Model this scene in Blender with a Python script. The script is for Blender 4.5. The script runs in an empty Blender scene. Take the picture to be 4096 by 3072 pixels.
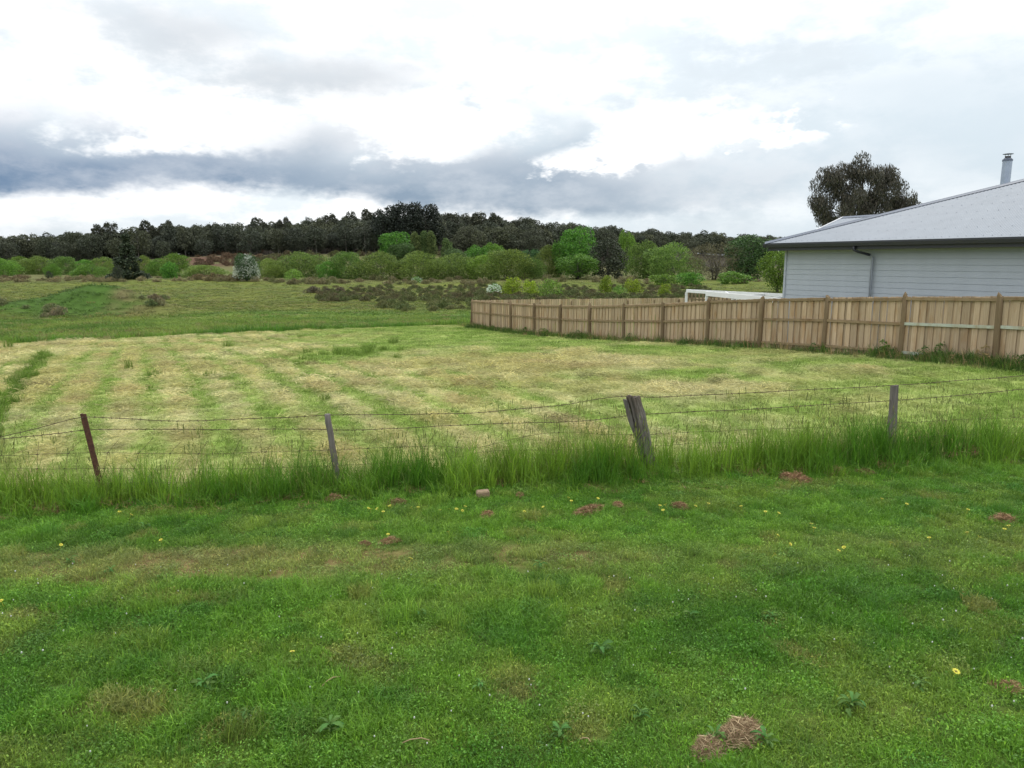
import bpy, math
import numpy as np
from mathutils import Vector, Matrix, Euler

R = math.radians
S = bpy.context.scene
COL = S.collection

# ------------------------------------------------------------------ camera
F, PITCH, CZ = 740.0, math.atan(123 / 740), 3.0        # focal length in pixels of a 1024 wide frame, tilt down, eye height
cam_d = bpy.data.cameras.new('camera')
cam = bpy.data.objects.new('camera', cam_d)
COL.objects.link(cam)
cam_d.sensor_width = 36.0
cam_d.lens = 36.0 * F / 1024
cam_d.clip_start, cam_d.clip_end = 0.05, 6000
cam.location = (0, 0, CZ)
cam.rotation_euler = (math.pi / 2 - PITCH, 0, 0)
S.camera = cam

# ------------------------------------------------------------------ sky, sun, exposure
SUN_EL, SUN_AZ = 52, 38          # degrees; azimuth to the right of the view direction (+Y)
world = bpy.data.worlds.new('World')
S.world = world
world.use_nodes = True
WN, WL = world.node_tree.nodes, world.node_tree.links
WN.clear()


def wset(sock, v):
    if isinstance(v, bpy.types.NodeSocket):
        WL.new(v, sock)
    else:
        sock.default_value = v


def wm(op, a, b=0.0, c=0.0):
    n = WN.new('ShaderNodeMath')
    n.operation = op
    for i, v in enumerate((a, b, c)):
        wset(n.inputs[i], v)
    return n.outputs[0]


def wadd(a, b): return wm('ADD', a, b)
def wsub(a, b): return wm('SUBTRACT', a, b)
def wmul(a, b): return wm('MULTIPLY', a, b)


def wsmooth(x, a, b, lo=0.0, hi=1.0):
    n = WN.new('ShaderNodeMapRange')
    n.interpolation_type = 'SMOOTHSTEP'
    for k, v in (('Value', x), ('From Min', a), ('From Max', b), ('To Min', lo), ('To Max', hi)):
        wset(n.inputs[k], v)
    return n.outputs[0]


def wmix(f, a, b):
    n = WN.new('ShaderNodeMix')
    n.data_type = 'RGBA'
    wset(n.inputs[0], f)
    wset(n.inputs[6], a)
    wset(n.inputs[7], b)
    return n.outputs[2]


def wnoise(vec, scale, zs, detail, rough, off):
    m = WN.new('ShaderNodeMapping')
    WL.new(vec, m.inputs['Vector'])
    m.inputs['Scale'].default_value = (1, 1, zs)
    m.inputs['Location'].default_value = off
    n = WN.new('ShaderNodeTexNoise')
    WL.new(m.outputs[0], n.inputs['Vector'])
    n.inputs['Scale'].default_value = scale
    n.inputs['Detail'].default_value = detail
    n.inputs['Roughness'].default_value = rough
    return wsub(n.outputs['Fac'], 0.5)


def wblob(az, el, a, e, ra, re):
    p = wm('POWER', wmul(wsub(az, a), 1 / ra), 2.0)
    q = wm('POWER', wmul(wsub(el, e), 1 / re), 2.0)
    return wm('EXPONENT', wmul(wadd(p, q), -1.0))


gen = WN.new('ShaderNodeTexCoord').outputs['Generated']
sep = WN.new('ShaderNodeSeparateXYZ')
WL.new(gen, sep.inputs[0])
az0 = wmul(wm('ARCTAN2', sep.outputs[0], sep.outputs[1]), 57.29578)
el0 = wmul(wm('ARCSINE', sep.outputs[2]), 57.29578)
nA = wnoise(gen, 4.0, 2.6, 2, 0.55, (3.1, 1.7, 0.4))
nB = wnoise(gen, 5.0, 2.8, 2, 0.6, (9.4, 4.2, 2.2))
nC = wnoise(gen, 11.0, 2.2, 5, 0.62, (1.9, 7.7, 5.1))
nD = wnoise(gen, 34.0, 1.8, 3, 0.6, (4.9, 2.7, 8.1))
az = wadd(az0, wadd(wmul(nA, 22.0), wmul(nC, 10.0)))
el = wadd(el0, wadd(wmul(nB, 4.5), wadd(wmul(nC, 3.2), wmul(nD, 1.2))))
# far bank of shower cloud: flat base, fading upward, thinning to the right
elb = wadd(el0, wadd(wmul(nA, 0.9), wadd(wmul(nC, 1.5), wmul(nD, 0.8))))
base_el = wadd(wsmooth(az0, -20.0, 6.0, 3.5, 3.1), wmul(wblob(az0, el0, -19.5, 5.0, 10.0, 90.0), 1.2))
up = wadd(el0, wadd(wmul(nA, 5.0), wadd(wmul(nB, 4.0), wmul(nC, 5.0))))
top = wsmooth(az0, -34.0, -2.0, 7.0, 5.9)
bank = wmul(wsmooth(wsub(elb, base_el), -0.3, 1.0), wsmooth(wsub(up, top), 4.2, -1.2))
bank = wmul(bank, wsmooth(az, 2.0, 24.0, 1.0, 0.12))
# upper soft grey clouds and thin veils
grey = wm('MAXIMUM', wblob(az, el, -21.0, 15.0, 10.0, 2.4), wblob(az, el, -11.0, 12.6, 8.0, 2.0))
grey = wm('MAXIMUM', grey, wmul(wblob(az, el, -18.0, 8.6, 5.0, 0.9), 0.6))
grey = wm('MAXIMUM', grey, wmul(wsmooth(wadd(nA, wmul(nC, 0.6)), 0.03, 0.30), 0.38))
right = wm('MAXIMUM', wmul(wblob(az, el, 30.0, 8.0, 20.0, 7.0), 0.9), wmul(wblob(az, el, 22.0, 15.0, 12.0, 4.0), 0.5))
right = wm('MAXIMUM', right, wmul(wblob(az, el, 1.5, 8.5, 3.0, 2.5), 0.9))
# bright cumulus in front of the bank
azc = wadd(az0, wadd(wmul(nC, 16.0), wmul(nD, 5.0)))
elc = wadd(el0, wadd(wmul(nB, 3.0), wadd(wmul(nC, 5.0), wmul(nD, 2.6))))
cum = wm('MAXIMUM', wblob(azc, elc, 11.5, 9.2, 6.6, 2.3), wmul(wblob(azc, elc, 19.5, 9.0, 3.4, 1.2), 0.9))
cum = wm('MAXIMUM', cum, wblob(azc, elc, 7.0, 7.2, 4.4, 1.5))
cum = wm('MAXIMUM', cum, wblob(azc, elc, -5.5, 9.8, 7.0, 2.6))
cum = wm('MAXIMUM', cum, wmul(wblob(azc, elc, -22.0, 9.4, 9.0, 2.4), 0.8))
cum = wsmooth(cum, 0.24, 0.80)
low = wmul(wsmooth(el0, 4.5, 1.0), wsmooth(az0, -6.0, 20.0, 0.55, 1.0))     # pale grey-blue towards the right horizon
K = 10.0                                                        # the Background strength is 0.1


def rgb(r, g, b, k=K): return (r * k, g * k, b * k, 1)


c = wmix(wsmooth(wadd(nC, wmul(nB, 0.6)), -0.10, 0.16), rgb(1.04, 1.04, 1.04), rgb(0.75, 0.81, 0.85))
c = wmix(low, c, rgb(0.55, 0.63, 0.70))
c = wmix(right, c, rgb(0.60, 0.685, 0.745))
c = wmix(wmul(grey, 0.85), c, rgb(0.57, 0.605, 0.64))
c = wmix(wmul(bank, wadd(0.88, wmul(nC, 0.9))), c, wmix(wsmooth(az0, -36.0, -2.0), rgb(0.15, 0.23, 0.355), rgb(0.24, 0.315, 0.41)))
c = wmix(cum, c, rgb(1.04, 1.04, 1.04))
lift = wadd(0.98, wmul(wm('MAXIMUM', wsub(sep.outputs[2], 0.2), 0.0), 1.1))  # overcast vault is brighter overhead
vm = WN.new('ShaderNodeVectorMath')
vm.operation = 'SCALE'
WL.new(c, vm.inputs[0])
wset(vm.inputs['Scale'], lift)
skyt = WN.new('ShaderNodeTexSky')
skyt.sky_type = 'NISHITA'
skyt.sun_disc = False
skyt.sun_elevation = R(SUN_EL)
skyt.sun_rotation = R(SUN_AZ)
tot = wmix(0.95, skyt.outputs[0], vm.outputs[0])
bg = WN.new('ShaderNodeBackground')
bg.inputs['Strength'].default_value = 0.1
WL.new(tot, bg.inputs['Color'])
wo = WN.new('ShaderNodeOutputWorld')
WL.new(bg.outputs[0], wo.inputs['Surface'])
world.cycles.sampling_method = 'MANUAL'
world.cycles.sample_map_resolution = 256

sun_d = bpy.data.lights.new('sun', 'SUN')
sun_d.energy = 1.0
sun_d.angle = R(18)
sun_d.color = (1.0, 0.95, 0.87)
sun = bpy.data.objects.new('sun', sun_d)
COL.objects.link(sun)
sd = Vector((math.sin(R(SUN_AZ)) * math.cos(R(SUN_EL)), math.cos(R(SUN_AZ)) * math.cos(R(SUN_EL)), math.sin(R(SUN_EL))))
sun.rotation_euler = sd.to_track_quat('Z', 'Y').to_euler()
sun.location = (20, 20, 60)
S.view_settings.view_transform = 'Standard'
S.view_settings.look = 'None'
S.view_settings.gamma = 1
S.view_settings.use_curve_mapping = False
S.view_settings.exposure = 0.3
S.cycles.max_bounces = 3
S.cycles.diffuse_bounces = 2
S.cycles.use_adaptive_sampling = True
S.cycles.adaptive_threshold = 0.02
S.cycles.transparent_max_bounces = 4
S.cycles.caustics_reflective = False
S.cycles.caustics_refractive = False

# ------------------------------------------------------------------ helpers
CT, ST = math.cos(PITCH), math.sin(PITCH)


def ray(px, py):
    u, v = (px - 512) / F, (384 - py) / F
    return np.array([u, CT + v * ST, -ST + v * CT])


def at(px, py, Y):
    """world point on the sight line through a pixel, Y metres ahead (used to survey real positions)"""
    d = ray(px, py)
    return d * (Y / d[1]) + np.array([0, 0, CZ])


def _hash(ix, iy, seed):
    h = (ix.astype(np.int64) * 374761393 + iy.astype(np.int64) * 668265263 + seed * 974634777) & 0xffffffff
    h = ((h ^ (h >> 13)) * 1274126177) & 0xffffffff
    return ((h ^ (h >> 16)) & 0xffff) / 65535.0


def vnoise(x, y, seed=0):
    ix, iy = np.floor(x), np.floor(y)
    fx, fy = x - ix, y - iy
    fx, fy = fx * fx * (3 - 2 * fx), fy * fy * (3 - 2 * fy)
    a, b = _hash(ix, iy, seed), _hash(ix + 1, iy, seed)
    c_, d = _hash(ix, iy + 1, seed), _hash(ix + 1, iy + 1, seed)
    return (a + (b - a) * fx) * (1 - fy) + (c_ + (d - c_) * fx) * fy


def fbm(x, y, seed=0, oct=4):
    t, a, s = 0, 0.5, 0
    for k in range(oct):
        t = t + a * vnoise(x * 2 ** k, y * 2 ** k, seed + k * 17)
        s += a
        a *= 0.5
    return t / s


def sstep(x, a, b):
    t = np.clip((x - a) / (b - a), 0, 1)
    return t * t * (3 - 2 * t)


# fence frame: P0 nearest post, E along the fence away from the camera, N towards the house
P0 = np.array([11.84, 18.0])
E = np.array([-0.4754, 0.8798])
N = np.array([0.8798, 0.4754])
BAY = 2.501
MOW_A, MOW_B = np.array([-2.9, 47.4]), np.array([-26.9, 38.2])      # far edge of the mown paddock


def paddock_c(x, y): return -((x - P0[0]) * N[0] + (y - P0[1]) * N[1])   # metres left of the paling fence
def paddock_s(x, y): return (x - P0[0]) * E[0] + (y - P0[1]) * E[1]


def mow_d(x, y):
    """distance past the far mown edge (positive beyond it)"""
    d = (MOW_B - MOW_A) / np.linalg.norm(MOW_B - MOW_A)
    nrm = np.array([d[1], -d[0]])
    if nrm[1] < 0:
        nrm = -nrm
    return (x - MOW_A[0]) * nrm[0] + (y - MOW_A[1]) * nrm[1]


def wire_y(x): return 9.9 + 0.13 * x


def ground(x, y):
    x, y = np.asarray(x, float), np.asarray(y, float)
    g = np.interp(y, [-20, 0, 10, 18, 27, 36, 44.4, 60, 80, 120, 200, 230, 262, 300, 340],
                  [0, 0, 0.02, 0.12, -0.20, -0.72, -0.88, -1.4, -1.75, -2.2, -2.2, -2.05, -1.5, -0.6, 0.4])
    k = np.interp(y, [0, 10, 18, 36, 60, 90], [0.004, 0.012, 0.028, 0.020, 0.008, 0.0])
    z = g + k * np.clip(x, -32, 16)
    # far wooded hill
    q = x / np.maximum(y, 1.0)
    hb = np.interp(q, [-1.2, -0.7, -0.48, -0.38, -0.1, 0.0, 0.12, 0.3, 1.2], [0, 0, 3.2, 5.6, 5.6, 3.0, 1.0, 0.0, 0.0])
    hc = np.interp(q, [-1.2, -0.7, -0.5, -0.33, -0.2, -0.12, -0.03, 0.08, 0.2, 0.34, 1.0], [2, 2.5, 5, 9.5, 14, 17, 15, 11, 8.5, 5.0, 3])
    t1 = sstep(y, 262, 345)
    t2 = sstep(y, 345, 470)
    z = z + t1 * hb + t2 * (hc - hb)
    near = np.exp(-np.maximum(y, 0) / 60)
    z = z + (fbm(x / 6, y / 6, 5, 3) - 0.5) * 0.12 * near + (fbm(x / 40, y / 40, 9, 3) - 0.5) * 1.2 * sstep(y, 60, 160)
    # weedy mound in the rough field, and low rises by the back boundary
    z = z + 2.5 * np.exp(-((x + 38.5) / 5.4) ** 2 - ((y - 70) / 3.2) ** 2) + 0.8 * np.exp(-((x + 46) / 5.0) ** 2 - ((y - 67) / 3.2) ** 2)
    return z


def gz(x, y): return float(ground(x, y))


def ground_hit(px, py):
    d = ray(px, py)
    ts = np.geomspace(2, 2000, 6000)
    g = ground(d[0] * ts, d[1] * ts) - (CZ + d[2] * ts)
    i = int(np.argmax(g > 0))
    return np.array([d[0] * ts[i], d[1] * ts[i], CZ + d[2] * ts[i]])


def mesh(name, V, faces, mat=None, smooth=False):
    """faces: list of integer arrays, each (n, k)"""
    me = bpy.data.meshes.new(name)
    V = np.asarray(V, np.float32)
    if not isinstance(faces, (list, tuple)):
        faces = [faces]
    faces = [np.asarray(f, np.int32) for f in faces if len(f)]
    me.vertices.add(len(V))
    me.vertices.foreach_set('co', V.ravel())
    loops = np.concatenate([f.ravel() for f in faces])
    sizes = np.concatenate([np.full(len(f), f.shape[1], np.int32) for f in faces])
    starts = np.concatenate([[0], np.cumsum(sizes)[:-1]]).astype(np.int32)
    me.loops.add(len(loops))
    me.loops.foreach_set('vertex_index', loops)
    me.polygons.add(len(sizes))
    me.polygons.foreach_set('loop_start', starts)
    me.polygons.foreach_set('loop_total', sizes)
    me.polygons.foreach_set('use_smooth', np.full(len(sizes), bool(smooth)))
    if mat is not None:
        me.materials.append(mat)
    me.update(calc_edges=True)
    return me


def link(name, me, parent=None, loc=(0, 0, 0), rot=(0, 0, 0), scale=(1, 1, 1)):
    o = bpy.data.objects.new(name, me)
    COL.objects.link(o)
    o.parent = parent
    o.location, o.rotation_euler, o.scale = loc, rot, scale
    return o


def tag(o, label=None, cat=None, group=None, kind=None):
    for k, v in (('label', label), ('category', cat), ('group', group), ('kind', kind)):
        if v:
            o[k] = v
    return o


def empty(name, loc, label, cat, group=None, rotz=0):
    o = link(name, None, None, loc, (0, 0, rotz))
    o.empty_display_size = 0.2
    return tag(o, label, cat, group)


class MB:
    """collects simple shapes into one mesh"""
    def __init__(s): s.V, s.Q, s.T, s.n = [], [], [], 0

    def add(s, V, Q=None, T=None):
        V = np.asarray(V, float).reshape(-1, 3)
        if Q is not None and len(Q):
            s.Q.append(np.asarray(Q, int) + s.n)
        if T is not None and len(T):
            s.T.append(np.asarray(T, int) + s.n)
        s.V.append(V)
        s.n += len(V)
        return s

    def box(s, o, ax, ay, az_):
        """box from corner o and three edge vectors"""
        o, ax, ay, az_ = (np.asarray(v, float) for v in (o, ax, ay, az_))
        V = [o, o + ax, o + ax + ay, o + ay, o + az_, o + ax + az_, o + ax + ay + az_, o + ay + az_]
        return s.add(V, [[0, 3, 2, 1], [4, 5, 6, 7], [0, 1, 5, 4], [1, 2, 6, 5], [2, 3, 7, 6], [3, 0, 4, 7]])

    def tube(s, P, rad, k=6, cap=True, up=(0, 0, 1)):
        P = np.asarray(P, float)
        n = len(P)
        rad = np.broadcast_to(np.asarray(rad, float), (n,))
        T = np.gradient(P, axis=0)
        T /= np.linalg.norm(T, axis=1, keepdims=True) + 1e-12
        ref = np.asarray(up, float)
        if abs(T[0] @ ref) > 0.9:
            ref = np.array([1.0, 0, 0])
        A = np.cross(T, ref)
        A /= np.linalg.norm(A, axis=1, keepdims=True) + 1e-12
        B = np.cross(T, A)
        th = np.arange(k) * 2 * np.pi / k
        V = P[:, None, :] + rad[:, None, None] * (np.cos(th)[None, :, None] * A[:, None, :] + np.sin(th)[None, :, None] * B[:, None, :])
        i = np.arange(n - 1)[:, None] * k
        j = np.arange(k)[None, :]
        j2 = (j + 1) % k
        Q = np.stack([i + j, i + j2, i + k + j2, i + k + j], -1).reshape(-1, 4)
        T3 = []
        V = V.reshape(-1, 3)
        if cap:
            V = np.vstack([V, P[0], P[-1]])
            b = n * k
            T3 = [[b, (q + 1) % k, q] for q in range(k)] + [[b + 1, (n - 1) * k + q, (n - 1) * k + (q + 1) % k] for q in range(k)]
        return s.add(V, Q, T3)

    def me(s, name, mat, smooth=False):
        fs = []
        if s.Q:
            fs.append(np.concatenate(s.Q))
        if s.T:
            fs.append(np.concatenate(s.T))
        return mesh(name, np.concatenate(s.V), fs, mat, smooth)

    def build(s, name, mat, parent=None, smooth=False, **k):
        return link(name, s.me(name, mat, smooth), parent, **k)


# ------------------------------------------------------------------ materials
def nmat(name):
    m = bpy.data.materials.new(name)
    m.use_nodes = True
    nt = m.node_tree
    b = nt.nodes['Principled BSDF']
    return m, nt, b


def n_noise(nt, vec, scale, detail=4, rough=0.55, sc3=None):
    n = nt.nodes.new('ShaderNodeTexNoise')
    n.inputs['Scale'].default_value = scale
    n.inputs['Detail'].default_value = detail
    n.inputs['Roughness'].default_value = rough
    if sc3 is not None:
        mp = nt.nodes.new('ShaderNodeMapping')
        mp.inputs['Scale'].default_value = sc3
        nt.links.new(vec, mp.inputs[0])
        vec = mp.outputs[0]
    nt.links.new(vec, n.inputs['Vector'])
    return n.outputs['Fac']


def n_ramp(nt, fac, stops):
    r = nt.nodes.new('ShaderNodeValToRGB')
    el_ = r.color_ramp.elements
    while len(el_) < len(stops):
        el_.new(0.5)
    for e_, (p, c_) in zip(el_, stops):
        e_.position = p
        e_.color = (*c_, 1)
    nt.links.new(fac, r.inputs[0])
    return r.outputs[0]


def n_mix(nt, f, a, b, mode='MIX'):
    n = nt.nodes.new('ShaderNodeMix')
    n.data_type = 'RGBA'
    n.blend_type = mode
    for s_, v in ((n.inputs[0], f), (n.inputs[6], a), (n.inputs[7], b)):
        if isinstance(v, bpy.types.NodeSocket):
            nt.links.new(v, s_)
        elif isinstance(v, tuple):
            s_.default_value = (*v, 1) if len(v) == 3 else v
        else:
            s_.default_value = v
    return n.outputs[2]


def n_bump(nt, b, h, strength, dist):
    n = nt.nodes.new('ShaderNodeBump')
    n.inputs['Strength'].default_value = strength
    n.inputs['Distance'].default_value = dist
    nt.links.new(h, n.inputs['Height'])
    nt.links.new(n.outputs[0], b.inputs['Normal'])


def n_coord(nt, which='Object'):
    return nt.nodes.new('ShaderNodeTexCoord').outputs[which]


def leafy(name, stops, transl=0.25, rough=0.55, instancer=False, obj_var=0.25, hue=0.045):
    """foliage: colour varies leaf by leaf (mesh island) and plant by plant; thin leaves let light through"""
    m, nt, b = nmat(name)
    geo = nt.nodes.new('ShaderNodeNewGeometry')
    col = n_ramp(nt, geo.outputs['Random Per Island'], stops)
    if instancer:
        a = nt.nodes.new('ShaderNodeAttribute')
        a.attribute_type = 'INSTANCER'
        a.attribute_name = 'tint'
        col = n_mix(nt, 1.0, col, a.outputs['Color'], 'MULTIPLY')
    elif obj_var:
        oi = nt.nodes.new('ShaderNodeObjectInfo')
        v = nt.nodes.new('ShaderNodeMapRange')
        v.inputs['To Min'].default_value = 1 - obj_var
        v.inputs['To Max'].default_value = 1 + obj_var
        nt.links.new(oi.outputs['Random'], v.inputs[0])
        h = nt.nodes.new('ShaderNodeHueSaturation')
        hv = nt.nodes.new('ShaderNodeMath')
        hv.operation = 'MULTIPLY_ADD'
        hw_n = nt.nodes.new('ShaderNodeMath')
        hw_n.operation = 'FRACT'
        hm = nt.nodes.new('ShaderNodeMath')
        hm.operation = 'MULTIPLY'
        hm.inputs[1].default_value = 7.31
        nt.links.new(oi.outputs['Random'], hm.inputs[0])
        nt.links.new(hm.outputs[0], hw_n.inputs[0])
        nt.links.new(hw_n.outputs[0], hv.inputs[0])
        hv.inputs[1].default_value, hv.inputs[2].default_value = hue, 0.5 - hue * 0.49
        nt.links.new(hv.outputs[0], h.inputs['Hue'])
        nt.links.new(v.outputs[0], h.inputs['Value'])
        nt.links.new(col, h.inputs['Color'])
        col = h.outputs[0]
    nt.links.new(col, b.inputs['Base Color'])
    b.inputs['Roughness'].default_value = rough
    b.inputs['Specular IOR Level'].default_value = 0.25
    if transl:
        t = nt.nodes.new('ShaderNodeBsdfTranslucent')
        nt.links.new(col, t.inputs['Color'])
        mx = nt.nodes.new('ShaderNodeMixShader')
        mx.inputs[0].default_value = transl
        nt.links.new(b.outputs[0], mx.inputs[1])
        nt.links.new(t.outputs[0], mx.inputs[2])
        nt.links.new(mx.outputs[0], nt.nodes['Material Output'].inputs['Surface'])
    return m


def bark(name, a, b_, sc=6.0):
    m, nt, b = nmat(name)
    co = n_coord(nt)
    f = n_noise(nt, co, sc, 6, 0.65, (1, 1, 0.12))
    nt.links.new(n_ramp(nt, f, [(0.3, a), (0.7, b_)]), b.inputs['Base Color'])
    b.inputs['Roughness'].default_value = 0.9
    n_bump(nt, b, f, 0.6, 0.02)
    return m


def plain(name, col, rough=0.5, var=0.1, scale=8.0, metallic=0.0, bump=0.0, sc3=None, spec=0.5):
    m, nt, b = nmat(name)
    f = n_noise(nt, n_coord(nt), scale, 5, 0.6, sc3)
    lo = tuple(c_ * (1 - var) for c_ in col)
    hi = tuple(min(1, c_ * (1 + var)) for c_ in col)
    nt.links.new(n_ramp(nt, f, [(0.3, lo), (0.7, hi)]), b.inputs['Base Color'])
    b.inputs['Roughness'].default_value = rough
    b.inputs['Metallic'].default_value = metallic
    b.inputs['Specular IOR Level'].default_value = spec
    if bump:
        n_bump(nt, b, f, bump, 0.01)
    return m


G3 = lambda g: [(0.0, tuple(x * 0.45 for x in g)), (0.5, g), (1.0, (g[0] * 1.75, g[1] * 1.5, g[2] * 1.4))]
UNIT = [(0.0, (0.66, 0.66, 0.66)), (0.45, (0.95, 0.95, 0.95)), (0.8, (1.15, 1.12, 1.05)), (1.0, (1.75, 1.5, 1.3))]
M_GRASS = leafy('grass_blades', UNIT, 0.3, 0.5, instancer=True)
M_HAY = leafy('cut_hay', [(0, (0.7, 0.72, 0.7)), (0.5, (1, 1, 1)), (1, (1.4, 1.36, 1.3))], 0.2, 0.7, instancer=True)
M_BUSHI = leafy('heath_leaves', UNIT, 0.15, 0.6, instancer=True)
M_FOREST = leafy('forest_leaves', [(0, (0.6, 0.6, 0.6)), (0.6, (1, 1, 1)), (1, (1.6, 1.55, 1.4))], 0.12, 0.6, instancer=True)
M_WILLOW = leafy('willow_leaves', G3((0.142, 0.225, 0.050)), 0.35, obj_var=0.22)
M_WILLOW2 = leafy('willow_leaves_bright', G3((0.130, 0.265, 0.042)), 0.35, obj_var=0.2)
M_BRIGHT = leafy('spring_leaves', G3((0.110, 0.235, 0.034)), 0.35, obj_var=0.15)
M_LIME = leafy('lime_leaves', G3((0.20, 0.32, 0.03)), 0.35)
M_DEEP = leafy('deep_green_leaves', G3((0.060, 0.125, 0.040)), 0.2)
M_CONIFER = leafy('conifer_needles', G3((0.048, 0.068, 0.036)), 0.08)
M_PINE = leafy('pine_needles', G3((0.026, 0.036, 0.026)), 0.05)
M_DARK = leafy('dark_evergreen_leaves', G3((0.040, 0.052, 0.030)), 0.1)
M_GUM = leafy('gum_leaves', G3((0.072, 0.072, 0.056)), 0.2, 0.45)
M_GUMF = leafy('far_gum_leaves', G3((0.062, 0.072, 0.046)), 0.12, hue=0.01)
M_POPLAR = leafy('poplar_leaves', G3((0.125, 0.195, 0.068)), 0.3, obj_var=0.12)
M_TWIG = leafy('twiggy_leaves', G3((0.16, 0.17, 0.085)), 0.2)
M_BLOSSOM = leafy('white_blossom', [(0, (0.34, 0.42, 0.30)), (1, (0.74, 0.76, 0.70))], 0.2)
M_HEATH = leafy('heath_foliage', G3((0.10, 0.085, 0.055)), 0.1)
M_PALE = bark('pale_gum_bark', (0.09, 0.08, 0.065), (0.21, 0.195, 0.165))
M_BARK = bark('bark_grey', (0.05, 0.042, 0.034), (0.13, 0.115, 0.095))
M_WEED = leafy('weed_leaves', G3((0.085, 0.185, 0.042)), 0.3, 0.8)
M_STRAW = leafy('dry_straw', [(0, (0.13, 0.08, 0.045)), (0.5, (0.34, 0.24, 0.135)), (1, (0.62, 0.49, 0.30))], 0.15, 0.8, obj_var=0.1, hue=0.0)
M_DEAD = leafy('dead_grass', [(0, (0.12, 0.065, 0.034)), (0.5, (0.28, 0.165, 0.085)), (1, (0.50, 0.36, 0.20))], 0.15, 0.8, obj_var=0.2, hue=0.01)


# ------------------------------------------------------------------ colours of the ground cover
def lerp(a, b, t): return a + (b - a) * t[..., None]


def C3(*c_): return np.array(c_, float)


def dry_band(x, y):
    n1 = fbm(x * 0.9, y * 2.2, 31, 4)
    t = np.exp(-((y - 7.25 - 0.03 * x - (n1 - 0.5) * 0.5) / 0.42) ** 2)
    return np.clip(t * (0.25 + 1.6 * (fbm(x * 0.55 + 3, y * 0.8, 77, 3) - 0.25)), 0, 1) * (1 - 0.65 * sstep(x, 2.0, 5.0))


def lawn_col(x, y):
    n1, n2, n3 = fbm(x * 0.55, y * 0.9, 11), fbm(x * 1.6, y * 2.2, 12), fbm(x * 5, y * 5, 13, 3)
    c_ = lerp(C3(0.092, 0.235, 0.022), C3(0.155, 0.325, 0.034), sstep(n1, 0.3, 0.7))
    c_ = lerp(c_, C3(0.225, 0.325, 0.055), sstep(n2, 0.46, 0.75) * 0.75)
    c_ = lerp(c_, C3(0.062, 0.185, 0.030), sstep(n3, 0.52, 0.8) * 0.6)
    c_ = lerp(c_, C3(0.36, 0.31, 0.13), dry_band(x, y) * 0.62)
    c_ = lerp(c_, C3(0.33, 0.27, 0.10), sstep(fbm(x * 2.2 + 9, y * 3.0, 55), 0.64, 0.80) * 0.5)
    return c_


def strip_m(x, y):
    """uncut strip left by the mower on the left"""
    c_, s_ = paddock_c(x, y), paddock_s(x, y)
    cc = c_ - 21.3 - (s_ - 15) * 0.022 + (fbm(x * 0.5, y * 0.5, 3, 2) - 0.5) * 0.12
    return np.exp(-(cc / 0.23) ** 4) * sstep(25.5 - s_, -1.0, 1.0)


def hay_w(x, y):
    """how thickly cut hay lies (0..1): rows along the mowing direction on the left, mottled elsewhere"""
    c_, s_ = paddock_c(x, y), paddock_s(x, y)
    w = c_ + 0.7 * (fbm(x * 0.12, y * 0.12, 21, 3) - 0.5) + (s_ - 16) * 0.03
    rows = (0.5 + 0.5 * np.sin(w * 2 * np.pi / 1.02)) ** 1.8
    n_ = fbm(x * 0.45, y * 0.5, 22, 4)
    n2 = fbm(x * 1.6, y * 1.6, 25, 3)
    big = fbm(x * 0.10, y * 0.14, 24, 3)
    left = sstep(c_, 8, 13)
    ht = left * (0.40 + 0.92 * (rows - 0.38) * (0.35 + fbm(x * 0.2, y * 0.2, 20, 2)) + 0.6 * (n_ - 0.5) + 0.4 * (n2 - 0.5)) + (1 - left) * (0.26 + 1.2 * (n_ - 0.48) + 1.1 * (big - 0.5) + 0.7 * (n2 - 0.5))
    ht = ht + 0.18 * sstep(-mow_d(x, y), 7, 0.0) + 0.25 * sstep(c_, 19, 22)
    ht = ht + 0.32 * np.exp(-((x + 1.0) / 5.5) ** 2 - ((y - 21.5) / 2.6) ** 2) - 0.6 * np.exp(-((x + 5.6) / 2.0) ** 2 - ((y - 26.5) / 3.0) ** 2)
    ht = ht - 0.30 * sstep(6.5 - c_, 0, 3) + 0.15 * sstep(2.4 - c_, 0, 1.2)
    return np.clip(ht, 0, 1) * (1 - strip_m(x, y))


def mown_col(x, y):
    n2 = fbm(x * 1.3, y * 1.3, 26, 3)
    green = lerp(C3(0.195, 0.300, 0.055), C3(0.315, 0.395, 0.115), sstep(n2, 0.3, 0.75))
    straw = lerp(C3(0.445, 0.44, 0.190), C3(0.55, 0.54, 0.29), sstep(fbm(x * 0.3, y * 0.3, 28), 0.3, 0.7))
    straw = lerp(straw, C3(0.42, 0.35, 0.175), sstep(fbm(x * 0.8 + 5, y * 0.8, 29), 0.55, 0.75) * 0.55)
    c_ = lerp(green, straw, sstep(hay_w(x, y), 0.05, 0.95))
    return lerp(c_, C3(0.115, 0.20, 0.026), strip_m(x, y))


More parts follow.
